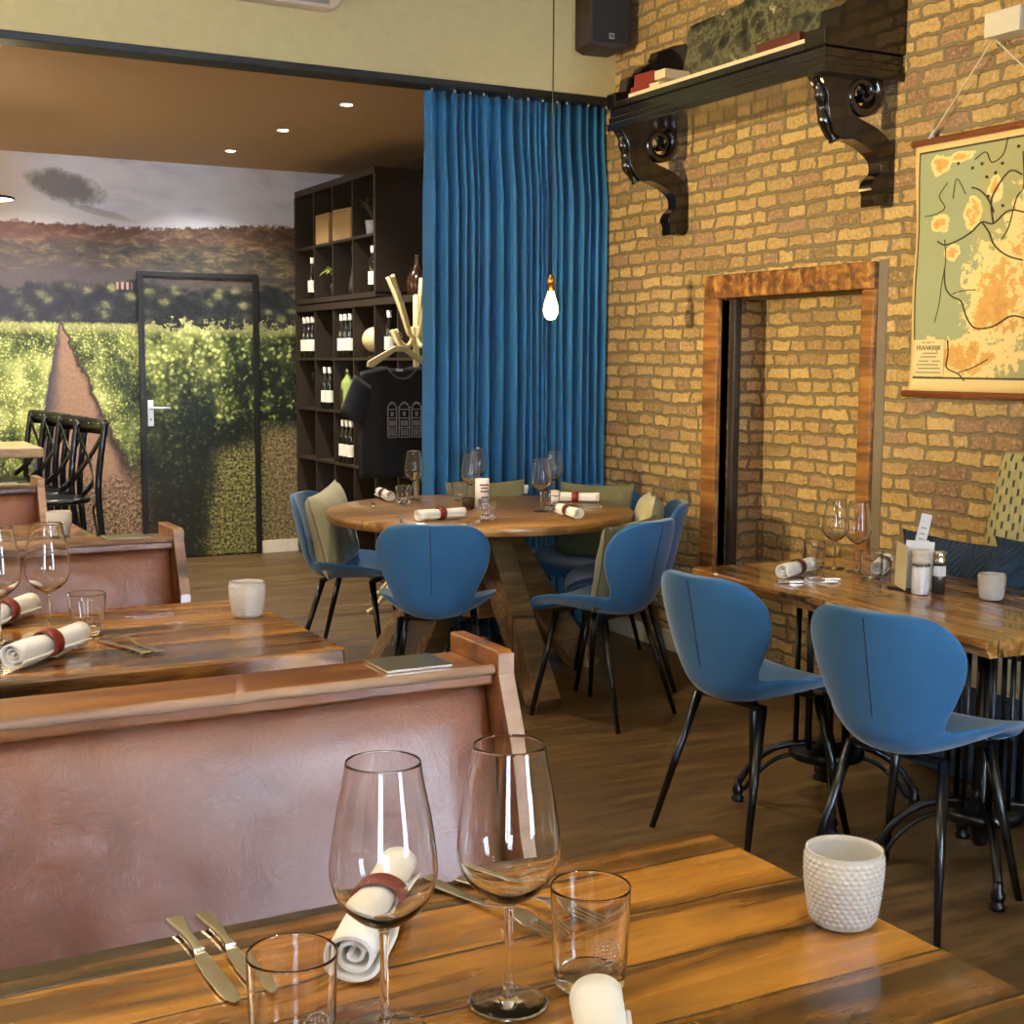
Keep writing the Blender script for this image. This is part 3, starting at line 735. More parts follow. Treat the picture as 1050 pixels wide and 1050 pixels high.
# ------------------------------------------------------------------ chairs
PROF = [  # y, z, half width, cup
    (.236, .425, .110, .0), (.243, .440, .150, .0), (.232, .457, .178, .008), (.185, .466, .205, .03), (.10, .463, .230, .055), (.0, .455, .238, .075),
    (-.09, .451, .215, .08), (-.155, .460, .180, .07), (-.197, .492, .160, .06), (-.216, .54, .168, .055), (-.230, .60, .196, .065), (-.243, .66, .219, .075),
    (-.255, .715, .225, .075), (-.266, .762, .210, .065), (-.274, .797, .182, .05), (-.279, .818, .145, .035), (-.281, .828, .105, .02), (-.2815, .832, .07, .01)]
def chair_parts():
    P = catmull(PROF, 5); n = len(P); K = 26; T = .034
    def ring(i):
        y, z, w_, c = P[i]
        a = P[max(i - 1, 0)]; b = P[min(i + 1, n - 1)]
        d = Vector((0, b[0] - a[0], b[1] - a[1])).normalized(); nr = Vector((0, -d.z, d.y)) * -1   # inner side: up on the seat, forward on the back
        if nr.z < 0 and i < n * .4: nr = -nr
        endt = min(1, (i + .6) / 4, (n - 1 - i + .6) / 4) ** .5
        out = []
        for side in (1, -1):
            for k in range(K):
                th = PI * k / K
                u = math.cos(th) * side
                t = T * .5 * endt * (abs(math.sin(th)) ** .55) * side
                q = Vector((w_ * u, y, z)) + nr * (c * abs(u) ** 2.2 + t)
                out.append(q)
        return out
    rings = [ring(i) for i in range(n)]
    # keep the normal continuous along the profile
    sp_ = 8 * 5
    def cap(m, r, flip): m.ngon(r, True, flip)
    s = MB().grid(rings[:sp_ + 1], True); cap(s, rings[0], True)
    b = MB().grid(rings[sp_:], True); cap(b, rings[-1], False)
    return s, b, P
def make_chair():
    e = tag(empty('dining_chair'), 'chair', 'chair', 'blue upholstered chairs')
    s, b, P = chair_parts()
    s.ob('seat', 'blue', e); b.ob('backrest', 'blue', e)
    seam = [(0, y - .0185, z) for y, z, w_, c in P[47:74]]
    MB().tube([(0, y - .0175 * .98, z - (.0 if z > .5 else .005)) for y, z, w_, c in P[46:76]], .0022, 6).ob('seam', 'bench_blue', e)
    for sx in (-1, 1):
        for fy, ty in ((.13, .205), (-.11, -.235)):
            MB().tube([(sx * .135, fy, .438), (sx * .205, ty, 0)], [.0155, .0095], 14).ob('leg', 'black_metal', e)
    for yy in (.13, -.11): MB().bar((-.14, yy, .436), (.14, yy, .436), .03, .012).ob('seat_rail', 'black_metal', e)
    return e
CH = make_chair()
def chair(x, y, face, label, s=1.0):
    o = place(CH, USED, (x, y, 0), math.atan2(-face[0], face[1]), label); return o
chair(2.595, 3.27, (1, .13), 'blue chair at the plank table by the brick wall, farther from the camera')
chair(2.645, 2.635, (1, .28), 'blue chair at the plank table by the brick wall, nearest to the camera')
chair(2.285, 4.94, (.50, .86), 'blue chair with its back to the camera at the round table, seam down its middle')
chair(2.92, 4.70, (-.38, .92), 'blue chair seen from the side on the right of the round table, olive cushion inside')
chair(3.31, 5.16, (-.86, .5), 'blue chair nearest the brick wall at the round table, half hidden behind another')
chair(2.33, 5.98, (.78, -.62), 'blue chair left of the round table with a pale beige cushion leaning in it')
chair(3.02, 5.94, (-.42, -.9), 'blue chair on the far left side of the round table before the curtain')
chair(3.46, 5.72, (-.8, -.6), 'blue chair on the far right side of the round table before the curtain')

def pillow(name, mat, w_, h_, t_, n=18):
    m = MB()
    for sg in (1, -1):
        rows = []
        for i in range(n + 1):
            r = []
            for j in range(n + 1):
                u = -1 + 2 * i / n; v_ = -1 + 2 * j / n
                d = max(0, (1 - u ** 4) * (1 - v_ ** 4)) ** .5
                pin = 1 - .07 * (1 - abs(u) ** 2) * abs(v_) ** 3; pin2 = 1 - .07 * (1 - abs(v_) ** 2) * abs(u) ** 3
                wr = .006 * math.sin(7 * u + 3 * v_) * math.sin(5 * v_ - 2 * u)
                r.append((u * w_ / 2 * pin2, sg * (t_ / 2 * d + .002) + wr * d, v_ * h_ / 2 * pin))
            rows.append(r)
        m.grid(rows, False, True, sg < 0)
    return m.ob(name, mat)
def cushion(mat, w_, h_, t_, loc, face, lean, label, roll=0, group='loose cushions on the round table chairs'):
    o = pillow('cushion', mat, w_, h_, t_); rz = math.atan2(-face[0], face[1])
    o.rotation_euler = (lean, roll, rz); o.location = loc
    return tag(o, label, 'cushion', group)
def on_chair(x, y, face, fwd, z):
    f = Vector((face[0], face[1], 0)).normalized(); return (x + f.x * fwd, y + f.y * fwd, z)
cushion('beige', .42, .40, .13, on_chair(2.33, 5.98, (.78, -.62), -.105, .665), (.78, -.62), .22, 'pale beige cushion leaning in the chair left of the round table', .12)
cushion('grey_olive', .36, .36, .12, on_chair(2.92, 4.70, (-.38, .92), -.115, .645), (-.38, .92), .20, 'olive cushion in the side-on blue chair right of the round table', -.05)
cushion('beige', .42, .40, .13, on_chair(3.31, 5.16, (-.86, .5), -.10, .67), (-.86, .5), .2, 'beige cushion in the blue chair nearest the brick wall', .05)
cushion('olive', .40, .38, .12, on_chair(3.02, 5.94, (-.42, -.9), -.10, .675), (-.42, -.9), .2, 'olive cushion rising behind the wine glasses at the far side of the round table', .04)
cushion('olive', .40, .38, .12, on_chair(3.46, 5.72, (-.8, -.6), -.10, .665), (-.8, -.6), .2, 'olive cushion in the far right chair of the round table, behind the napkins')

# ------------------------------------------------------------------ round table
RT = (2.75, 5.48); RZ = .79; RR = .695
rt_ = tag(empty('round_table', (RT[0], RT[1], 0)), 'round oak table on slanted plank legs in front of the blue curtain', 'table')
MB().lathe([(.0, RZ - .042), (RR - .006, RZ - .042), (RR, RZ - .036), (RR, RZ - .006), (RR - .006, RZ), (0, RZ)], 96).ob('tabletop', 'oak', rt_)
for k in range(4):
    a = math.radians(-88 + 90 * k)
    ca, sa = math.cos(a), math.sin(a)
    # one slanted plank from the floor outside to the top inside
    def f(u, v, w_, ca=ca, sa=sa): return (ca * u - sa * w_, sa * u + ca * w_, v)
    MB().prism([(.60, .0), (.50, .0), (-.08, .748), (.13, .748), (.62, .04)], -.055, .055, f).ob('leg', 'oak_leg', rt_, bevel=.004)
MB().lathe([(.0, .30), (.09, .30), (.09, .748), (0, .748)], 6, smooth=False).ob('column', 'oak_leg', rt_)

# ------------------------------------------------------------------ plank table by the wall: two tops, two cast-iron bases
def live_top(x0, x1, y0, y1, z, seed):
    r = random.Random(seed); n = 40; rows = []
    fr = []
    for i in range(n + 1):
        y = y0 + (y1 - y0) * i / n
        e = .008 * mnoise.noise((y * 7, seed, 0)) + .005 * mnoise.noise((y * 23, seed, 4))
        fr.append((y, e))
    m = MB()
    for y, e in fr:
        ins = .012 + .010 * mnoise.noise((y * 11, seed, 9))
        rows.append([(x0 + e + .004, y, z), (x0 + e - .003, y, z - .006), (x0 + e - .004, y, z - .018), (x0 + e + ins * .6, y, z - .036), (x0 + e + ins, y, z - .046), (x1, y, z - .046), (x1, y, z)])
    m.grid(rows, True, False); m.ngon(rows[0]); m.ngon(rows[-1], False, True)
    return m
BT0 = (2.73, 3.80); SK = .045      # far front corner, skew of the row
def wall_table(y0, y1, label, seed, bx_, by_):
    e = tag(empty('cafe_table', (bx_, by_, 0)), label, 'table', 'plank tables along the brick wall')
    xo = lambda y: BT0[0] - (BT0[1] - y) * SK
    m = live_top(0, .70, -(y1 - y0) / 2, (y1 - y0) / 2, .75, seed)
    t = m.ob('tabletop', 'brick_table', e, (xo((y0 + y1) / 2) - bx_, (y0 + y1) / 2 - by_, 0), -SK)
    MB().bar((-.2, 0, .697), (.2, 0, .697), .05, .012).bar((0, -.2, .697), (0, .2, .697), .05, .012).ob('top_plate', 'iron', e)
    for k in range(4):
        a = math.radians(143 + 90 * k); ca, sa = math.cos(a), math.sin(a)
        arch = [(.02, .20), (.09, .205), (.17, .185), (.24, .13), (.285, .055)]
        arch2 = [(.02, .165), (.09, .170), (.16, .15), (.22, .10), (.265, .04)]
        lg = MB().tube([(r * ca, r * sa, z) for r, z in catmull(arch, 5)], .0115, 10).tube([(r * ca, r * sa, z) for r, z in catmull(arch2, 5)], .0075, 8).ob('leg', 'iron', e)
        MB().lathe([(.0, 0), (.020, 0), (.022, .012), (.014, .02), (.019, .032), (.019, .045), (.012, .055), (.013, .075), (0, .08)], 16).ob('foot', 'iron', lg, (.285 * ca, .285 * sa, 0))
        r_ = .10
        MB().tube([(r_ * ca, r_ * sa, .19), (r_ * ca, r_ * sa, .70)], .0095, 10).ob('rod', 'iron', e)
        a2 = a + PI / 4
        MB().tube([(.085 * math.cos(a2), .085 * math.sin(a2), .19), (.085 * math.cos(a2), .085 * math.sin(a2), .70)], .008, 10).ob('rod', 'iron', e)
    MB().lathe([(.0, .08), (.018, .08), (.024, .11), (.03, .15), (.118, .165), (.124, .18), (.118, .2), (.03, .21), (.02, .25), (.018, .70), (0, .70)], 20).ob('column', 'iron', e)
    return e
wall_table(3.085, 3.80, 'plank table with rough front edge and iron base, end nearest the round table', 2, 2.965, 3.36)
wall_table(2.43, 3.079, 'plank table with rough front edge and iron base, holding the menu cards and candle', 5, 2.965, 2.70)

# bench with woven back, blue cushions
bn = tag(empty('wall_bench', (3.70, 2.6, 0)), 'cream bench with woven patterned back along the brick wall', 'bench')
MB().box(-.22, .17, -1.0, 1.02, .36, .47).ob('seat', 'bench_cream', bn, bevel=.03)
MB().box(-.20, .17, -.98, 1.0, .03, .36).ob('base', 'bench_blue', bn, bevel=.01)
m = MB(); rows = []
for i in range(13):
    t = i / 12
    rows.append([(-.012 + .1 * t + dx, yy + (-.055 * t if yy > 0 else 0), .47 + .68 * t + dz) for dx, yy, dz in ((-.03, .86, 0), (-.045, .80, 0), (-.045, -.9, 0), (-.03, -.96, 0), (.03, -.96, 0), (.04, -.9, 0), (.04, .80, 0), (.03, .86, 0))])
m.grid(rows, True, False).ngon(rows[0]).ngon(rows[-1])
m.ob('woven_back', 'woven', bn, bevel=.02)
for loc, lean, rz, lb, sz in (((3.585, 3.36, .645), -.22, PI / 2 - .04, 'dark blue chevron cushion on the bench, behind the menu cards', .58), ((3.66, 2.98, .66), -.2, PI / 2 + .12, 'second dark blue cushion tucked behind the chevron cushion', .56)):
    o = pillow('bench_cushion', 'chevron', sz, .44, .13); o.rotation_euler = (lean, 0, rz); o.location = loc
    tag(o, lb, 'cushion', 'blue bench cushions')

# ------------------------------------------------------------------ booths and booth tables
def make_booth():
    e = tag(empty('booth_bench'), 'booth', 'bench', 'tan leather booth benches')
    L = 1.9
    # origin: right end, front face of the end panel, platform level
    prof = [(.0, .86), (.008, .866), (.17, .866), (.17, 0), (-.13, 0), (-.11, .45), (-.055, .70), (-.012, .80), (0, .83)]
    MB().prism(prof, -.026, 0, lambda u, v, w_: (w_, u, v)).ob('end_panel', 'booth_wood', e, bevel=.002)
    MB().prism([(.0, .862), (-.0032, .862), (-.0032, .83), (-.0152, .80), (-.0582, .70), (-.1132, .45), (-.1332, .0), (-.13, 0), (-.11, .45), (-.055, .70), (-.012, .80), (0, .83)], -.026, 0, lambda u, v, w_: (w_, u, v)).ob('end_panel_edge', 'post_wood', e)
    tr = MB().box(-L, -.026, .012, .16, .812, .836).ob('top_rail', 'booth_wood', e, bevel=.004)
    MB().tube([(-L, .012, .836), (-.028, .012, .836)], .008, 10).ob('rail_bead', 'post_wood', tr)
    # padded leather back
    rows = []
    for i in range(33):
        t = 1 - (1 - i / 32) ** 1.6; z = .30 + .519 * t
        rows.append([])
        for j in range(41):
            u = j / 40; x = -L + (L - .027) * u
            edge = min(1, min(u, 1 - u) * L / .05)
            bul = .052 * max(0, 1 - t ** 9) ** .5 * min(1, .25 + t * 3) * (.30 + .70 * edge ** .45)
            rows[-1].append((x, .052 - bul - .11 * (1 - t) ** 1.15, z))
    m = MB().grid(rows, False, True)
    m.box(-L, -.027, .06, .15, .0, .79)
    m.ob('leather_back', 'leather', e)
    MB().box(-L, -.027, -.55, -.02, .32, .45).ob('seat', 'leather', e, bevel=.03)
    MB().box(-L, -.027, -.48, .0, .0, .32).ob('base', 'booth_wood', e)
    MB().box(-.185, -.075, .055, .145, .8365, .841).ob('number_plate', 'steel', e, bevel=.001)
    return e
BO = make_booth()
place(BO, USED, (.955, 1.79, .15), 0, 'tan leather booth back with wooden rail, closest to the camera')
place(BO, USED, (.895, 3.515, .15), 0, 'tan leather booth back behind the table with two napkins and a wine glass')
place(BO, USED, (.822, 5.25, .15), 0, 'tan leather booth back farthest off, beside the black bar stools')

tb = tag(empty('booth_table'), None, 'table', 'lacquered plank booth tables')
MB().box(-2.0, 0, -.66, 0, -.042, 0).ob('tabletop', 'table', tb, bevel=.006)
for x in (-.42, -1.6):
    for y in (-.16, -.5): MB().box(x - .02, x + .02, y - .02, y + .02, -.73, -.042).ob('leg', 'black_metal', tb)
place(tb, USED, (.974, 1.316, .88), .010, 'lacquered plank table in the foreground set with two wine glasses')
place(tb, USED, (.955, 3.18, .88), .012, 'lacquered plank table between the nearer two leather booths')
place(tb, USED, (.865, 4.95, .88), .012, 'lacquered plank table corner before the farthest booth, holding one candle glass')

# ------------------------------------------------------------------ tableware
def wine_glass():
    e = tag(empty('wine_glass'), None, 'wine glass', 'clear wine glasses')
    out = catmull([(.0042, .088), (.0075, .094), (.022, .102), (.038, .118), (.0455, .138), (.0450, .158), (.0405, .190), (.0345, .220), (.0318, .238)], 5)
    inn = catmull([(.0311, .238), (.0337, .220), (.0397, .190), (.0442, .158), (.0446, .138), (.0369, .119), (.0205, .1045), (.008, .0985), (.0, .0975)], 5)
    MB().lathe(out + [(.03145, .2384)] + inn, 40, caps=False).ob('bowl', 'glass', e, fix=False)
    MB().lathe(catmull([(.0065, .0085), (.0042, .016), (.0036, .035), (.0036, .07), (.0042, .088)], 4), 24, caps=False).ob('stem', 'glass', e, fix=False)
    MB().lathe([(.0, .0005), (.030, .0005), (.0355, .001), (.0365, .002), (.0355, .003), (.025, .0045), (.012, .0065), (.0065, .0085)], 40, caps=False).ob('foot', 'glass', e, fix=False)
    return e
def dense(prof, k=6):
    out = []
    for (r0, z0), (r1, z1) in zip(prof, prof[1:]):
        for t in (0, .03, .1, .3, .5, .7, .9, .97): out.append((r0 + (r1 - r0) * t, z0 + (z1 - z0) * t))
    return out + [prof[-1]]
def tumbler(faceted):
    seg = 36
    def fac(r, z, k): return r
    e = MB()
    H, r0, r1 = (.095, .033, .037)
    prof = [(.0, .001), (r0 - .003, .001), (r0, .004), (r0 + .002, .03), (r1, H - .001), (r1 - .0005, H), (r1 - .0011, H - .001), (r0 - .001, .02), (r0 - .003, .013), (.0, .011)]
    if faceted:
        H, r0, r1 = (.088, .031, .0395); seg = 72
        prof = [(.0, .001), (r0 - .004, .001), (r0, .005), (r0 + .002, .03), (r1 - .0015, .06), (r1, .07), (r1, H - .001), (r1 - .0008, H), (r1 - .002, H - .001), (r1 - .0035, .06), (r0 - .001, .02), (.0, .014)]
        rows = []
        for r, z in dense(prof):
            row = []
            for k in range(seg):
                a = 2 * PI * k / seg; q = r
                if .004 < z < .062 and r > r0 - .0005: q = r * (1 - .045 * (1 - abs(math.cos(a * 4.5))) )
                row.append((q * math.cos(a), q * math.sin(a), z))
            rows.append(row)
        e.grid(rows, True, True)
    else: e.lathe(dense(prof), seg, caps=False)
    o = e.ob('facet_tumbler' if faceted else 'tumbler', 'glass', fix=False)
    tag(o, None, 'tumbler', 'faceted water tumblers' if faceted else 'smooth water tumblers')
    if not faceted:
        m = MB()
        for k in range(24):
            a0 = 2 * PI * k / 24; m.sphere((.012 * math.cos(a0), 0, .045 + .012 * math.sin(a0)), .0011, 8, 6)
        for i in range(-2, 3):
            for j in range(-2, 3):
                if i * i + j * j < 6: m.sphere((i * .0036, 0, .045 + j * .0036), .0012, 8, 6)
        m.ob('emblem', 'glass', o, (0, -.0352, 0))
    return o
def candle_holder():
    e = tag(empty('candle_holder'), None, 'candle holder', 'hobnail glass candle holders')
    nz, seg = 60, 192; H = .078
    rows = []
    def rad(t): return .0318 + .0085 * math.sin(min(1, t * 1.15) * PI / 2) - .0012 * t
    for i in range(nz + 1):
        t = i / nz; z = .0012 + H * t; row = []
        for k in range(seg):
            a = 2 * PI * k / seg
            d = 0.0
            if .05 < t < .95:
                ra = t * 15; ka = a * 32 / (2 * PI) + (.5 if int(ra) % 2 else 0)
                du = (ka % 1) - .5; dv = (ra % 1) - .5
                d = .0013 * max(0, 1 - 5.2 * (du * du + dv * dv))
            r = rad(t) + d * 1.7 - (.003 * (1 - t / .04) if t < .04 else 0)
            row.append((r * math.cos(a), r * math.sin(a), z))
        rows.append(row)
    for i in range(13):
        t = 1 - i / 12; z = .008 + (H - .0068) * t; r = rad(t) - .0028
        rows.append([(r * math.cos(2 * PI * k / seg), r * math.sin(2 * PI * k / seg), z) for k in range(seg)])
    m = MB().grid(rows, True, True).ngon(rows[0], False, True).ngon(rows[-1], False, False)
    m.ob('glass_cup', 'hobnail', e, fix=False)
    MB().lathe([(.0, .0105), (.026, .0105), (.029, .050), (.026, .052), (.0, .0515)], 28).ob('candle', 'wax', e)
    MB().tube([(0, 0, .051), (.001, 0, .059)], .0008, 6).ob('wick', 'black_trim', e)
    return e
def napkin(ring, name='rolled_napkin'):
    e = tag(empty(name), None, 'napkin', 'rolled white napkins')
    L, R = .225, .0285
    turns, N = 2.6, 90; rows = []
    for j in range(11):
        x = -L / 2 + L * j / 10; rr = R * (1 + .05 * math.sin(j * .7)) * (1 - .12 * max(0, 1 - abs(j - 5) / 1.6))
        ou, inn = [], []
        for i in range(N + 1):
            t = i / N; a = -turns * 2 * PI * t + 1.0
            r = rr * (.16 + .84 * t); sq = 1 - .10 * abs(math.sin(a)) ** 2
            for lst, dr in ((ou, 0), (inn, -.0036)):
                q = r + dr
                lst.append((x + .004 * math.sin(6 * t + j), q * math.cos(a), R * .9 + q * math.sin(a) * sq))
        rows.append(ou + inn[::-1])
    m = MB().grid(rows, True, True)
    for r, fl in ((rows[0], False), (rows[-1], True)):
        n2 = len(r) // 2
        o = len(m.v); m.v += [tuple(p) for p in r]
        for i in range(n2 - 1):
            q = (o + i, o + i + 1, o + 2 * n2 - 2 - i, o + 2 * n2 - 1 - i); m.f.append(q[::-1] if fl else q); m.sm.append(False)
    m.ob('napkin_cloth', 'napkin', e)
    rr = []
    for x in (-.016, .016):
        pass
    rows = []
    for x, dr in ((-.015, -.0014), (-.0158, 0), (-.015, .0016), (.015, .0016), (.0158, 0), (.015, -.0014)):
        rows.append([(x, (R * .93 + dr) * math.cos(2 * PI * k / 40), R * .9 + (R * .88 + dr) * math.sin(2 * PI * k / 40)) for k in range(40)])
    MB().grid(rows, True, True).ob('napkin_ring', ring, e)
    return e
def knife():
    e = tag(empty('table_knife'), None, 'knife', 'steel table knives')
    pr = [(-.011, 0), (.011, 0), (.0095, .012), (.006, .04), (.0048, .07), (.006, .088), (-.006, .088), (-.0048, .07), (-.006, .04), (-.0095, .012)]
    MB().prism(pr, .0, .007, lambda u, v, w_: (u, v, w_ + .0005)).ob('handle', 'steel', e, bevel=.0022)
    bl = [(-.0055, .087), (.0055, .087), (.0095, .105), (.011, .135), (.0105, .17), (.0085, .195), (.003, .205), (-.004, .20), (-.0065, .18), (-.0065, .11)]
    MB().prism(bl, .002, .0038, lambda u, v, w_: (u, v, w_)).ob('blade', 'steel', e, bevel=.0006)
    return e
def fork():
    e = tag(empty('table_fork'), None, 'fork', 'steel table forks')
    def zc(v): return .002 + .010 * math.exp(-((v - .13) / .03) ** 2) + (.004 if v > .17 else 0)
    def strip(m, pts):
        rows = []
        for v, w_ , cx in pts:
            z = zc(v); rows.append([(cx - w_, v, z), (cx + w_, v, z), (cx + w_, v, z + .0024), (cx - w_, v, z + .0024)])
        m.grid(rows, True, False); m.ngon(rows[0]); m.ngon(rows[-1], False, True)
    m = MB(); strip(m, [(.0, .010, 0), (.015, .0085, 0), (.05, .0055, 0), (.09, .0035, 0), (.115, .0035, 0), (.13, .006, 0), (.142, .0115, 0), (.158, .0125, 0)])
    m.ob('handle', 'steel', e, bevel=.0008)
    m = MB()
    for k in range(4): strip(m, [(.156, .0019, -.0105 + .007 * k), (.18, .0017, -.0105 + .007 * k), (.205, .0011, -.0105 + .007 * k)])
    m.ob('tines', 'steel', e)
    return e
WG, TU, FT, CD, NP, NB, KN, FK = wine_glass(), tumbler(False), tumbler(True), candle_holder(), napkin('ring'), napkin('ring_brown'), knife(), fork()
def put(p, x, y, z, label, rz=0.0): return place(p, USED, (x, y, z + .0004), rz, label)
def lay(p, a, b, z, label):      # lay cutlery from handle end a towards b
    return place(p, USED, (a[0], a[1], z + .0004), math.atan2(-(b[0] - a[0]), b[1] - a[1]), label)
def roll(p, a, b, z, label):     # napkin with its axis running from a to b
    return place(p, USED, ((a[0] + b[0]) / 2, (a[1] + b[1]) / 2, z + .003), math.atan2(b[1] - a[1], b[0] - a[0]), label)
T1 = .88
put(WG, .424, 1.025, T1, 'large wine glass in the foreground, the left one in front of the rolled napkin')
put(WG, .542, 1.022, T1, 'large wine glass in the foreground, the right one beside the forks')
put(TU, .338, 1.012, T1, 'clear water tumbler in the foreground beside the two knives', .2)
put(TU, .627, 1.022, T1, 'clear water tumbler in the foreground right of the wine glasses', -.1)
lay(KN, (.322, 1.335), (.327, 1.143), T1, 'steel knife on the foreground table, the outer left one')
lay(KN, (.352, 1.332), (.357, 1.160), T1, 'steel knife on the foreground table, reaching behind the tumbler')
lay(FK, (.598, 1.305), (.640, 1.140), T1, 'steel fork on the foreground table, nearer of two behind the right wine glass')
lay(FK, (.630, 1.305), (.682, 1.160), T1, 'steel fork on the foreground table, farther of two behind the right wine glass')
roll(NP, (.432, 1.120), (.560, 1.305), T1, 'rolled white napkin with red ring seen through the left foreground glass')
roll(NP, (.492, .755), (.583, .933), T1, 'rolled white napkin end poking up at the bottom edge of the photo')
lay(FK, (.672, .70), (.648, .925), T1, 'steel fork tip beside the napkin at the bottom edge of the photo')
put(CD, .930, 1.022, T1, 'white hobnail candle glass at the right end of the foreground table')
put(WG, .452, 2.885, T1, 'wine glass behind two rolled napkins on the second booth table')
put(WG, .352, 2.86, T1, 'wine glass cut off by the left photo edge on the second booth table')
put(FT, .528, 2.885, T1, 'faceted tumbler right of the two napkins on the second booth table')
roll(NP, (.335, 2.60), (.500, 2.78), T1, 'rolled white napkin with red ring nearest the edge of the second booth table')
roll(NP, (.330, 3.00), (.455, 3.17), T1, 'rolled white napkin with red ring at the left photo edge, farther of two')
lay(KN, (.592, 2.625), (.535, 2.80), T1, 'steel knife in front of the tumbler on the second booth table, left piece')
lay(FK, (.620, 2.632), (.565, 2.81), T1, 'steel fork in front of the tumbler on the second booth table, right piece')
put(CD, .887, 2.935, T1, 'hobnail candle glass at the right end of the second booth table')
put(CD, .762, 4.60, T1, 'hobnail candle glass on the farthest booth table, before the stools')
BZ = .75
put(WG, 3.165, 3.575, BZ, 'wine glass by the brick doorway, left of two on the plank table')
put(WG, 3.185, 3.485, BZ, 'wine glass by the brick doorway, right of two on the plank table')
put(TU, 3.105, 3.610, BZ, 'clear tumbler left of the wine glasses on the plank table', .3)
put(TU, 3.110, 3.335, BZ, 'clear tumbler right of the wine glasses on the plank table', 1.0)
roll(NB, (2.835, 3.455), (3.055, 3.560), BZ, 'rolled napkin with dark ring at the left end of the plank table')
roll(NB, (3.17, 3.365), (3.34, 3.505), BZ, 'rolled napkin with dark ring leaning behind the plank table tumbler')
lay(KN, (2.775, 3.40), (2.96, 3.33), BZ, 'steel knife before the napkin on the plank table, nearer of two')
lay(FK, (2.80, 3.43), (2.98, 3.36), BZ, 'steel fork before the napkin on the plank table, farther of two')
put(CD, 3.158, 2.872, BZ, 'hobnail candle glass in front of the blue bench cushion')
for x, y, lb in ((2.636, 5.965, 'wine glass on the round table, leftmost of the five'), (3.035, 6.075, 'wine glass on the round table, tallest looking in the middle behind the paper pot'), (2.79, 5.66, 'wine glass on the round table, between two tumblers left of the paper pot'), (3.272, 5.72, 'wine glass on the round table, rear one of the right pair'), (2.941, 5.255, 'wine glass on the round table, front one of the right pair')):
    put(WG, x, y, RZ, lb)
for x, y, lb in ((2.519, 5.818, 'faceted tumbler on the round table beside the leftmost wine glass'), (2.83, 5.86, 'faceted tumbler on the round table, second from the left'), (2.585, 5.081, 'faceted tumbler on the round table in front of the paper pot'), (3.02, 5.30, 'faceted tumbler on the round table beside the right pair of glasses')):
    put(FT, x, y, RZ, lb)
roll(NB, (2.545, 6.19), (2.50, 5.93), RZ, 'rolled napkin with dark ring on the left side of the round table')
roll(NP, (2.285, 5.145), (2.52, 5.17), RZ, 'rolled napkin with red ring right behind the front blue chair')
roll(NP, (3.08, 6.06), (3.25, 6.00), RZ, 'rolled napkin with red ring on the far side of the round table')
roll(NP, (3.19, 5.60), (3.38, 5.475), RZ, 'rolled napkin with red ring lying crosswise on the right end of the round table')
roll(NB, (2.97, 5.15), (2.93, 4.90), RZ, 'rolled napkin with red-brown ring pointing to the front of the round table')
for a, b, lb, P_ in (((2.40, 4.93), (2.55, 5.06), 'steel knife in front of the paper pot tumbler on the round table', KN), ((2.43, 4.92), (2.58, 5.05), 'steel fork in front of the paper pot tumbler on the round table', FK), ((2.21, 5.13), (2.28, 5.32), 'steel fork left of the napkin behind the front blue chair', FK), ((3.33, 5.36), (3.15, 5.44), 'steel fork below the crosswise napkin on the round table', FK), ((3.26, 5.26), (3.10, 5.36), 'steel knife below the crosswise napkin on the round table', KN), ((2.99, 5.02), (2.85, 5.13), 'steel knife left of the red-brown ringed napkin on the round table', KN), ((2.33, 5.72), (2.40, 5.92), 'steel knife left of the left tumbler on the round table', KN)):
    lay(P_, a, b, RZ, lb)
# paper pot and sauce pot on the round table
pp = tag(empty('paper_pot', (2.80, 5.56, RZ)), 'tall white paper pot with red and blue print in the middle of the round table', 'pot')
MB().lathe([(.0, .001), (.032, .001), (.033, .13), (.031, .13), (.030, .006), (0, .006)], 28).ob('sleeve', 'paper', pp)
m = MB()
for zz, a0, a1 in ((.10, -2.4, -.9), (.085, -2.2, -1.1), (.07, -2.3, -.8)):
    m.grid([[(.0334 * math.cos(a0 + (a1 - a0) * k / 10), .0334 * math.sin(a0 + (a1 - a0) * k / 10), zz + dz) for k in range(11)] for dz in (0, .007)], False, True)
m.ob('red_print', 'red', pp)
m = MB()
for a0 in (-2.1, -1.75, -1.4): m.grid([[(.0334 * math.cos(a0 + .24 * k / 4), .0334 * math.sin(a0 + .24 * k / 4), .03 + dz) for k in range(5)] for dz in (0, .02)], False, True)
m.ob('blue_print', 'bench_blue', pp)
sc_ = tag(MB().lathe([(.0, .001), (.026, .001), (.03, .05), (.027, .052), (.0, .05)], 24).ob('dark_pot', 'brown_glass', loc=(2.70, 5.50, RZ)), 'small dark pot beside the paper pot on the round table', 'pot')
# table caddy: cards, salt and pepper
ch_ = tag(empty('card_holder', (3.07, 3.11, BZ)), 'thin dark metal card holder standing on the plank table', 'card holder')
MB().box(-.035, .035, -.03, .07, .0, .006).ob('base', 'iron', ch_)
for y in (.065, .03, -.02): MB().tube([(0, y, .006), (0, y, .12)], .0028, 8).ob('post', 'iron', ch_)
def card(w_, h_, loc, rz, lean, mat, label, marks):
    o = MB().box(-w_ / 2, w_ / 2, -.0012, .0012, 0, h_).ob('menu_card', mat, None, loc, rot=(lean[0], lean[1], rz)); tag(o, label, 'card', 'menu cards on the plank table')
    if marks:
        m = MB()
        for z, a, b in marks: m.box(a * w_, b * w_, -.0018, -.0011, z * h_, z * h_ + .0035)
        m.ob('print_marks', 'print_grey', o)
card(.085, .150, (3.075, 3.095, BZ + .007), -.75, (0, .05), 'paper', 'white folded menu card standing upright in the holder', [(.5, -.12, .12)])
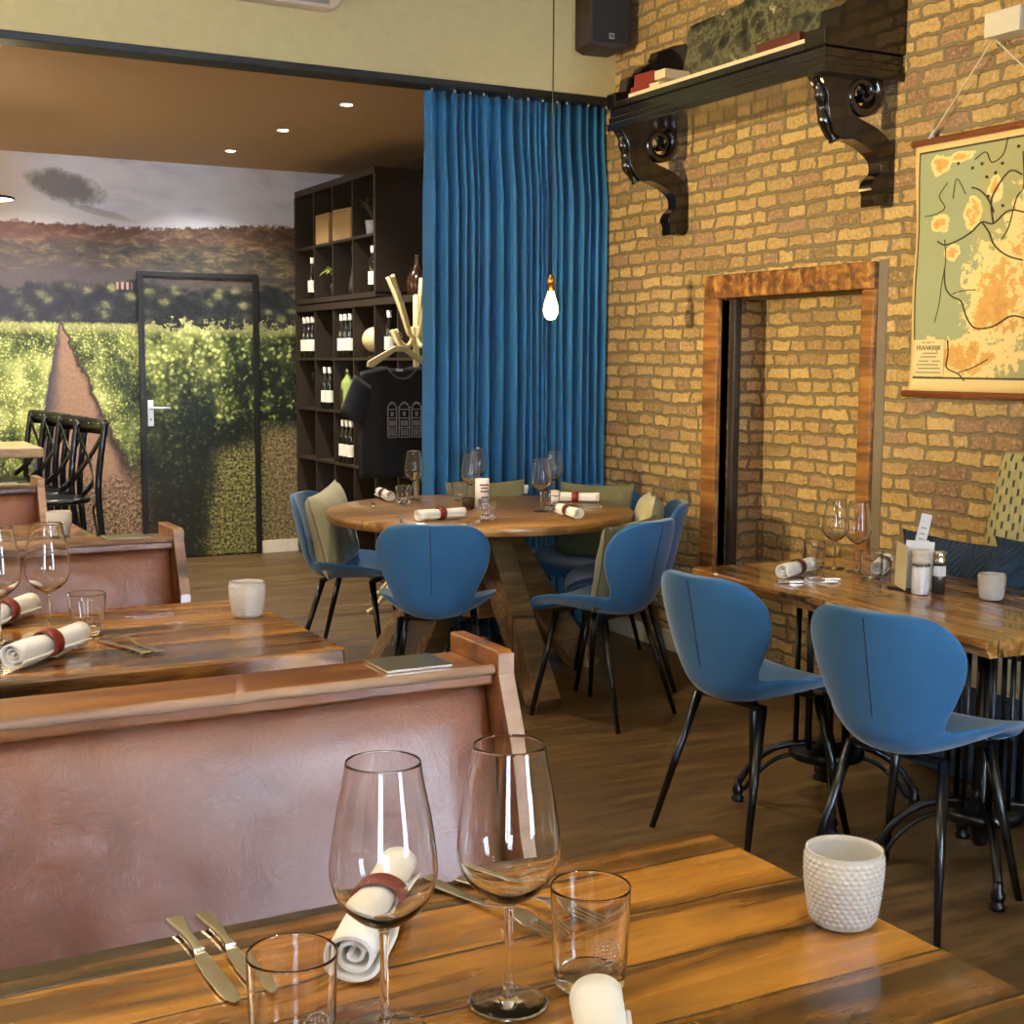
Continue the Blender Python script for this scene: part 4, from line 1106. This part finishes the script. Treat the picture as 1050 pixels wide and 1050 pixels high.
card(.080, .145, (3.10, 3.11, BZ + .007), -.15, (0, -.06), 'paper', 'white menu card standing behind the salt mill', None)
card(.085, .140, (3.045, 3.135, BZ + .007), -1.95, (0, .06), 'cream_paper', 'cream menu card at the back of the holder', None)
card(.034, .235, (3.085, 3.135, BZ + .007), -.55, (0, .2), 'paper', 'tall narrow white card sticking out above the other menu cards', [(.55, -.2, .2), (.6, -.2, .1), (.65, -.2, .2), (.72, -.2, .2), (.8, -.25, .25)])
def mill(mat, r, h, loc, label, lab):
    e = tag(empty('spice_mill', loc), label, 'mill', 'spice mills')
    MB().lathe([(.0, .001), (r - .002, .001), (r, .003), (r, h * .60), (r - .002, h * .62), (0, h * .62)], 32).ob('filled_jar', mat, e)
    MB().lathe([(r, h * .605), (r, h * .66), (r * .88, h * .695), (r * .80, h * .695), (r * .84, h * .66), (r * .90, h * .622)], 32, caps=False).ob('jar_shoulder', 'glass', e)
    MB().lathe([(.0, h * .69), (r * .9, h * .69), (r * 1.05, h * .74), (r * 1.05, h * .80), (r * .9, h * .84), (r * 1.1, h * .90), (r * 1.08, h * .98), (r * .8, h), (0, h)], 28).ob('grinder_head', 'unit_white' if not lab else 'steel', e)
    if lab: MB().lathe([(r + .0016, h * .42), (r + .0016, h * .66)], 24, caps=False).ob('label', 'paper', e)
mill('salt', .027, .138, (3.045, 3.048, BZ), 'larger clear mill filled with white salt beside the menu cards', False)
mill('pepper', .019, .132, (3.102, 3.03, BZ), 'slimmer clear mill with dark peppercorns and a white label', True)

# ------------------------------------------------------------------ high table and cross-back stools at the left
ht = tag(empty('high_table', (1.27, 8.45, 0)), 'pale wooden high table end at the left photo edge before the black stools', 'table')
MB().box(-1.5, 0, -.36, .36, .90, .955).ob('tabletop', 'pale_wood', ht, bevel=.006)
for x in (-.35, -1.2): MB().box(x - .03, x + .03, -.03, .03, .15, .90).ob('leg', 'black_metal', ht)
def make_stool():
    e = tag(empty('bar_stool'), 'stool', 'stool', 'black cross-back stools')
    W = .20; SH = .66; H = 1.10
    # facing +Y; uprights run on into the rear legs
    for s in (-1, 1):
        MB().tube(catmull([(s * (W + .02), -.24, 0), (s * W, -.20, .45), (s * W, -.185, .72), (s * (W + .005), -.21, .95), (s * (W + .005), -.235, H)], 5), .019, 10).ob('upright', 'black_metal', e)
        MB().tube([(s * .17, .17, SH - .02), (s * .20, .21, 0)], [.016, .012], 10).ob('leg', 'black_metal', e)
    rows = []
    for i in range(13):
        u = -1 + i / 6; y = -.235 - .03 * (1 - u * u)
        rows.append([(u * (W + .015), y - .010, H - .075), (u * (W + .015), y + .010, H - .075), (u * (W + .015), y + .008, H + .014), (u * (W + .015), y - .008, H + .014)])
    tr = MB().grid(rows, True).ngon(rows[0]).ngon(rows[-1]).ob('top_rail', 'black_metal', e)
    m = MB()
    for u in (-.85, -.35, .35, .85): m.sphere((u * W, -.222 - .03 * (1 - u * u) , H - .018), .0055, 8, 6)
    m.ob('rivet', 'steel', tr)
    for s in (-1, 1):
        pts = catmull([(s * (W - .01), -.232, H - .05), (s * .06, -.222, .93), (-s * .08, -.205, .82), (-s * .150, -.175, .745), (-s * .178, -.10, .68)], 6)
        rows = []
        for i, p in enumerate(pts):
            rows.append([(p[0] - .002, p[1] - .003 + .006 * (s > 0), p[2] - .018), (p[0] + .002, p[1] + .003 + .006 * (s > 0), p[2] - .018), (p[0] + .002, p[1] + .003 + .006 * (s > 0), p[2] + .018), (p[0] - .002, p[1] - .003 + .006 * (s > 0), p[2] + .018)])
        b = MB().grid(rows, True).ngon(rows[0]).ngon(rows[-1]).ob('cross_strip', 'black_metal', e)
    for p in ((0, -.232, .875), (-.155, -.19, .735), (.155, -.19, .735)): MB().sphere(p, .006, 8, 6).ob('rivet', 'steel', e)
    MB().lathe([(.0, SH - .03), (.195, SH - .03), (.205, SH - .015), (.2, SH), (.15, SH + .004), (0, SH - .004)], 32).ob('seat', 'black_metal', e)
    rows = [[(r * math.cos(2 * PI * k / 32), r * math.sin(2 * PI * k / 32), z) for k in range(32)] for r, z in ((.215, .24), (.225, .24), (.225, .26), (.215, .26), (.215, .24))]
    MB().grid(rows, True).ob('foot_ring', 'black_metal', e)
    for s in (-1, 1):
        MB().tube(catmull([(s * .17, -.19, .62), (s * .08, -.2, .58), (s * .15, -.21, .36), (s * .2, -.215, .25)], 5), .007, 8).ob('brace', 'black_metal', e)
    return e
ST = make_stool()
for k, lb in enumerate(('black cross-back stool, nearest to the papered door of the row', 'black cross-back stool, second of the row from the papered door', 'black cross-back stool, third of the row from the papered door', 'black cross-back stool, last of the row at the left photo edge')):
    place(ST, USED, (1.328 - .018 * k, 8.16 + .47 * k, 0), math.atan2(.98, -.20), lb)

# ------------------------------------------------------------------ piano shelf on the brick wall
PY = 4.873
pn = tag(empty('piano_shelf', (XR, PY, 2.55)), 'black upright piano front mounted high on the brick wall as a shelf', 'piano')
MB().box(-.405, 0, -.777, .777, 0, .035).box(-.400, 0, -.770, .770, .035, .062).box(-.395, 0, -.765, .765, .062, .10).ob('keybed', 'piano', pn, bevel=.006)
MB().box(-.405, -.372, -.655, .70, .10, .128).ob('key_slip', 'piano', pn, bevel=.003)
ks = MB()
r = random.Random(2)
MB().box(-.398, -.372, -.645, .600, .1285, .146).ob('key_front_strip', 'ivory', pn, bevel=.002)
for k in range(7): ks.box(-.371, -.27, -.64 + .0235 * k, -.6175 + .0235 * k, .125, .146)
ks.ob('white_keys', 'ivory', pn, bevel=.001)
MB().box(-.37, -.0, -.61, .61, .10, .126).ob('key_cover', 'piano', pn)
arm = [(-.405, .10), (-.41, .17), (-.345, .185), (-.335, .245), (-.27, .275), (-.255, .30), (-.18, .345), (-.165, .385), (-.08, .42), (0, .44), (0, .10)]
for y0, y1 in ((.70, .775),): MB().prism(arm, y0, y1, lambda u, v, w_: (u, w_, v)).ob('arm', 'piano', pn, bevel=.006)
arm2 = [(-.405, .10), (-.41, .165), (-.34, .18), (-.33, .25), (-.27, .30), (-.23, .42), (-.10, .50), (0, .56), (0, .10)]
MB().prism(arm2, -.777, -.655, lambda u, v, w_: (u, w_, v)).ob('arm', 'piano', pn, bevel=.006)
rows = []
def pf(u, v, w_): return (-.225 + .10 * v / .45 + w_, u, v)
MB().prism([(-.60, .12), (.455, .12), (.47, .20), (.465, .36), (.49, .375), (.49, .46), (.10, .475), (.06, .50), (-.60, .50)], -.018, .0, pf).ob('music_panel', 'collage', pn, bevel=.006)
MB().box(-.10, 0, -.655, .70, .126, .40).ob('back_board', 'piano', pn)
def console(y, name='console_leg'):
    prof = [(-.40, .004), (-.372, -.03), (-.350, -.075), (-.346, -.126), (-.325, -.185), (-.279, -.234), (-.225, -.230), (-.156, -.250), (-.103, -.278), (-.075, -.307), (-.074, -.346), (-.105, -.375), (-.119, -.407), (-.105, -.435), (-.102, -.478), (-.05, -.468), (.0, -.455), (.0, -.40), (.0, -.33), (-.006, -.263), (-.045, -.210), (-.107, -.175), (-.190, -.148), (-.229, -.125), (-.240, -.085), (-.232, -.045), (-.20, -.012), (-.165, -.004), (-.10, .004)]
    q = catmull(prof, 3)
    a = MB().prism(q, -.036, .036, lambda u, v, w_: (u, w_, v)).ob(name, 'piano', pn, (0, y, 0), bevel=.010)
    # scroll: a band curling in from under the keybed
    rows = []; N = 64
    for i in range(N):
        t = i / (N - 1); an = 1.9 - t * 3.3 * PI; rr = .088 * (1 - t) ** .75 + .014
        c = Vector((-.170, 0, -.052)); d = Vector((math.cos(an), 0, math.sin(an) * .95)); p = c + d * rr
        w_ = .030 * (1 - .62 * t); h_ = .036
        rows.append([p - d * w_ + Vector((0, yy, 0)) for yy in (-h_, h_)] + [p + Vector((0, h_ + .004, 0))] + [p + d * w_ * .5 + Vector((0, yy, 0)) for yy in (h_, -h_)] + [p + Vector((0, -h_ - .004, 0))])
    MB().grid(rows, True, True).ngon(rows[0]).ngon(rows[-1]).prism([(-.205, .004), (-.235, -.03), (-.19, -.006), (-.13, .004)], -.034, .034, lambda u, v, w_: (u, w_, v)).ob('volute', 'piano', a)
    pts = catmull([(-.385, -.012), (-.362, -.05), (-.349, -.10), (-.340, -.15), (-.315, -.20), (-.283, -.232)], 6)
    MB().tube([(u - .002, 0, v) for u, v in pts], [.020 - .006 * math.sin(i * .55) for i in range(len(pts))], 10).ob('leaf_carving', 'piano', a)
    return a
console(-.70); console(.70)
for k in range(2):
    b = tag(empty('red_book', (XR - .292 + .012 * k, PY + .50 - .02 * k, 2.55 + .1285 + .0535 * k), .05 * k), ('red bound book lying on the piano shelf, lower of two', 'red bound book lying on the piano shelf, upper of two')[k], 'book', 'red books on the piano shelf')
    MB().box(-.075, .075, -.02, .13, 0, .004).box(-.075, .075, -.02, .13, .029, .033).box(-.075, -.0705, -.02, .126, .004, .029).box(-.075, .075, .126, .13, .004, .029).ob('binding', 'red', b, bevel=.001)
    MB().box(-.07, .07, -.10, .125, .004, .029).ob('pages', 'ivory', b)
    b.scale = (1, 1, 1.6)
rb = tag(MB().box(-.03, .03, -.14, .14, 0, .085).ob('red_case', 'ring_brown', loc=(XR - .285, 4.50, 2.55 + .1285), bevel=.006), 'long dark red case on the piano shelf, right of the printed panel', 'case')

# ------------------------------------------------------------------ wall map
mp = tag(empty('wall_map', (XR - .022, 4.0, 1.342)), 'old school map with wooden rods hanging on the brick wall by a string', 'map')
rows = []
for i in range(25):
    z = .945 * i / 24
    rows.append([(.006 * math.sin(i * .5) * math.exp(-j * .25) * .8 + .0, -1.12 * j / 40 - (.012 * math.sin(PI * i / 24) if j == 0 else 0), z) for j in range(41)])
sh_ = MB().grid(rows).ob('map_sheet', 'map', mp); sh_.modifiers.new('sheet_thickness', 'SOLIDIFY').thickness = .0012
for z, e in ((.955, .018), (-.004, .024)):
    MB().tube([(0, e, z), (0, -1.12 - e, z)], .0135, 14).ob('rod', 'rod', mp)
st_ = MB().tube([(-.006, -.075, .965), (-.03, -.392, 1.27), (-.006, -.72, .965)], .0035, 8); st_.ob('string', 'string', mp)
MB().lathe([(.0, 0), (.010, 0), (.008, .035), (0, .036)], 10).ob('string_clip', 'badge', mp, (-.004, -.075, .965), rot=(.6, 0, 0))
riv = MB()
def river(pts, r=.0022): riv.tube([(-.002, y, z) for y, z in catmull(pts, 5)], r, 5)
random.seed(11)
river([(-.13, .575), (-.17, .56), (-.24, .575), (-.30, .60), (-.345, .63), (-.40, .62), (-.47, .66), (-.56, .64)], .003)
river([(-.17, .47), (-.18, .40), (-.215, .365), (-.26, .345), (-.29, .285), (-.335, .245), (-.42, .25), (-.50, .285), (-.58, .27)], .003)
river([(-.215, .375), (-.27, .385), (-.33, .385)], .002)
river([(-.345, .63), (-.38, .59), (-.41, .54), (-.47, .50), (-.54, .48)], .003)
river([(-.40, .62), (-.385, .70), (-.42, .76), (-.47, .80), (-.52, .78)], .003)
river([(-.29, .76), (-.33, .745), (-.37, .71), (-.40, .66)], .003)
river([(-.06, .675), (-.12, .68), (-.16, .70), (-.13, .745), (-.17, .79)], .0016); river([(-.20, .73), (-.215, .80), (-.26, .74)], .0016)
river([(-.165, .58), (-.175, .50), (-.16, .42), (-.15, .34), (-.13, .27)], .0016)
river([(-.20, .20), (-.205, .15), (-.20, .10), (-.26, .075), (-.29, .05)], .0025); river([(-.26, .08), (-.33, .10), (-.40, .13)], .002)
river([(-.30, .86), (-.35, .88), (-.38, .84), (-.43, .86), (-.45, .92)], .002); river([(-.44, .56), (-.47, .60), (-.50, .70), (-.53, .74), (-.52, .86)], .002)
for y, z in ((-.40, .80), (-.36, .79), (-.43, .83), (-.37, .72), (-.44, .68), (-.5, .88), (-.335, .84), (-.22, .855), (-.29, .83)): riv.sphere((-.002, y, z), .006, 8, 6)
riv.ob('map_lines', 'ink', mp)
tbx = MB().box(-.0026, -.0012, -.185, -.028, .065, .205).ob('title_box', 'cream_paper', mp)
def text(body, size, mat, parent, loc, rot, name, align='CENTER'):
    c = bpy.data.curves.new(name, 'FONT'); c.body = body; c.size = size; c.align_x = align; c.extrude = .0004
    o = bpy.data.objects.new(name + '_src', c); COL.objects.link(o)
    bpy.context.view_layer.update()
    me = bpy.data.meshes.new_from_object(o.evaluated_get(bpy.context.evaluated_depsgraph_get()))
    bpy.data.objects.remove(o); bpy.data.curves.remove(c)
    t = bpy.data.objects.new(name, me); me.materials.clear(); me.materials.append(M[mat]); COL.objects.link(t)
    t.parent = parent; t.location = loc; t.rotation_euler = rot
    return t
R_ = (PI / 2, 0, -PI / 2)
text('FRANKRIJK', .026, 'ink', tbx, (-.0032, -.106, .165), R_, 'title_lettering')
m = MB()
for z, a, b in ((.193, -.03, -.02), (.193, -.012, .012), (.193, .02, .035), (.152, -.05, .03), (.138, -.04, .04), (.122, -.06, -.02), (.122, .0, .05), (.108, -.05, .06), (.094, -.06, .05), (.078, -.065, .065)): m.box(-.0031, -.0025, -.106 + a, -.106 + b, z, z + .003)
m.ob('small_print', 'ink', tbx)
hb = tag(MB().box(-.10, .0, -.16, .0, 0, .085).ob('hook_block', 'white_wood', loc=(XR, 3.612, 2.605), bevel=.004), 'white wooden block on the brick wall above the map', 'block')
MB().tube(catmull([(-.03, -.005, .005), (-.035, -.006, -.012), (-.025, -.006, -.02), (-.015, -.006, -.01)], 4), .003, 8).ob('hook', 'steel', hb)

# ------------------------------------------------------------------ speaker, air unit, bare bulb
sk = tag(empty('loudspeaker', (3.745, 6.02, 3.03), -.12), 'dark loudspeaker in the upper corner beside the brick wall', 'speaker')
MB().prism([(-.112, .02), (-.112, .55), (.112, .55), (.112, .02), (.07, 0), (-.07, 0)], -.02, .18, lambda u, v, w_: (u, w_, v)).ob('cabinet', 'speaker', sk, bevel=.008)
MB().box(-.102, .102, -.028, -.02, .03, .54).ob('grille', 'black_trim', sk, bevel=.004)
bd = MB().box(-.014, .014, -.0305, -.028, .045, .073).ob('badge', 'badge', sk)
MB().box(-.009, -.005, -.032, -.0305, .05, .068).box(.005, .009, -.032, -.0305, .05, .068).bar((-.008, -.0312, .067), (.008, -.0312, .051), .0015, .004).ob('badge_mark', 'black_trim', bd)
MB().box(-.02, .02, .18, .205, .2, .3).ob('bracket', 'black_metal', sk)
au = tag(empty('air_unit', (2.10, YB, 3.078)), 'white rounded air unit cut off at the top of the photo on the cream wall', 'air unit')
MB().prism([(-.26, .06), (-.26, .34), (.26, .34), (.26, .06), (.245, .02), (.21, 0), (-.21, 0), (-.245, .02)], -.09, 0, lambda u, v, w_: (u, w_, v)).ob('housing', 'unit_white', au, bevel=.015)
MB().box(-.19, .19, -.094, -.09, .016, .05).ob('outlet_grille', 'print_grey', au, bevel=.002)
pb = tag(empty('pendant_bulb', (2.98, 5.25, 1.64)), 'glowing amber filament bulb on a long black cord before the curtain', 'lamp')
MB().lathe(catmull([(.0, .0), (.016, .003), (.029, .022), (.033, .045), (.028, .075), (.018, .105), (.0135, .122), (.013, .13)], 5), 28, caps=False).ob('glass_envelope', 'bulb', pb)
m = MB()
for k in range(6):
    a = 2 * PI * k / 6; b = a + PI / 6
    m.tube([(.010 * math.cos(a), .010 * math.sin(a), .105), (.016 * math.cos(a), .016 * math.sin(a), .04), (.016 * math.cos(b), .016 * math.sin(b), .035), (.010 * math.cos(b), .010 * math.sin(b), .10)], .0009, 6)
m.ob('filament', 'filament', pb)
MB().lathe([(.0, .125), (.0145, .125), (.0145, .15), (.018, .152), (.018, .178), (.010, .195), (.004, .20), (0, .2)], 20).ob('lamp_socket', 'gold', pb)
MB().tube([(0, 0, .198), (.003, 0, 1.2), (0, 0, 2.36)], .0032, 8).ob('cord', 'black_trim', pb)

# ------------------------------------------------------------------ light
wd = bpy.data.worlds.new('sky'); SC.world = wd; wd.use_nodes = True
bg = wd.node_tree.nodes['Background']; bg.inputs[0].default_value = (.62, .76, 1, 1); bg.inputs[1].default_value = 1.2
def light(kind, name, loc, energy, rgb, target=None, **kw):
    l = bpy.data.lights.new(name, kind); l.energy = energy; l.color = rgb
    for k, v in kw.items(): setattr(l, k, v)
    o = bpy.data.objects.new(name, l); COL.objects.link(o); o.location = loc
    if target is not None: o.rotation_euler = (Vector(target) - Vector(loc)).to_track_quat('-Z', 'Y').to_euler()
    return o
DAY = (.60, .78, 1.0); WARM = (1.0, .74, .42); SOFT = (1.0, .87, .63)
for i, (a, b) in enumerate(WX):
    light('AREA', 'daylight', ((a + b) / 2, YF - .18, 1.7), (220, 330)[i], DAY, ((a + b) / 2, 0, 1.5), shape='RECTANGLE', size=b - a, size_y=2.4)
light('SPOT', 'wall_spot', (-1.5, 4.0, 1.75), 640, (1.0, .78, .38), (3.9, 4.75, 2.2), spot_size=math.radians(44), spot_blend=.9, shadow_soft_size=.04)
for loc, e in (((1.0, .9, 3.7), 60), ((.6, 2.9, 3.7), 80), ((1.8, 4.9, 3.7), 110)):
    light('SPOT', 'ceiling_spot', loc, e, SOFT, (loc[0], loc[1], 0), spot_size=math.radians(90), spot_blend=.9, shadow_soft_size=.06)
for loc, e in (((-1.3, 1.2, 2.5), 30), ((-1.3, 4.2, 2.5), 85), ((1.3, -1.2, 2.7), 30), ((-.9, 7.6, 2.0), 45)):
    light('POINT', 'fill_light', loc, e, SOFT, shadow_soft_size=.10)  # unseen fill points, added to lift the dark ceilings and walls
light('POINT', 'bulb_light', (2.98, 5.25, 1.71), 5, (1, .66, .3), shadow_soft_size=.03)
for x, y in ((2.717, 9.20), (2.765, 8.23), (2.805, 7.25), (1.5, 9.1), (.4, 9.1), (1.0, 7.6)):  # those without a fitting are unseen, added to brighten the mural
    light('SPOT', 'downlight', (x, y, 2.85), 75, (1, .96, .9), (x, y + .35, 0), spot_size=math.radians(125), spot_blend=.8, shadow_soft_size=.04)
light('POINT', 'pendant_light', (1.085, 8.5, 2.30), 5, (1, .8, .45), shadow_soft_size=.08)
SC.view_settings.view_transform = 'Standard'; SC.view_settings.look = 'None'
SC.view_settings.gamma = 1.0; SC.view_settings.use_curve_mapping = False
SC.view_settings.exposure = 0.88
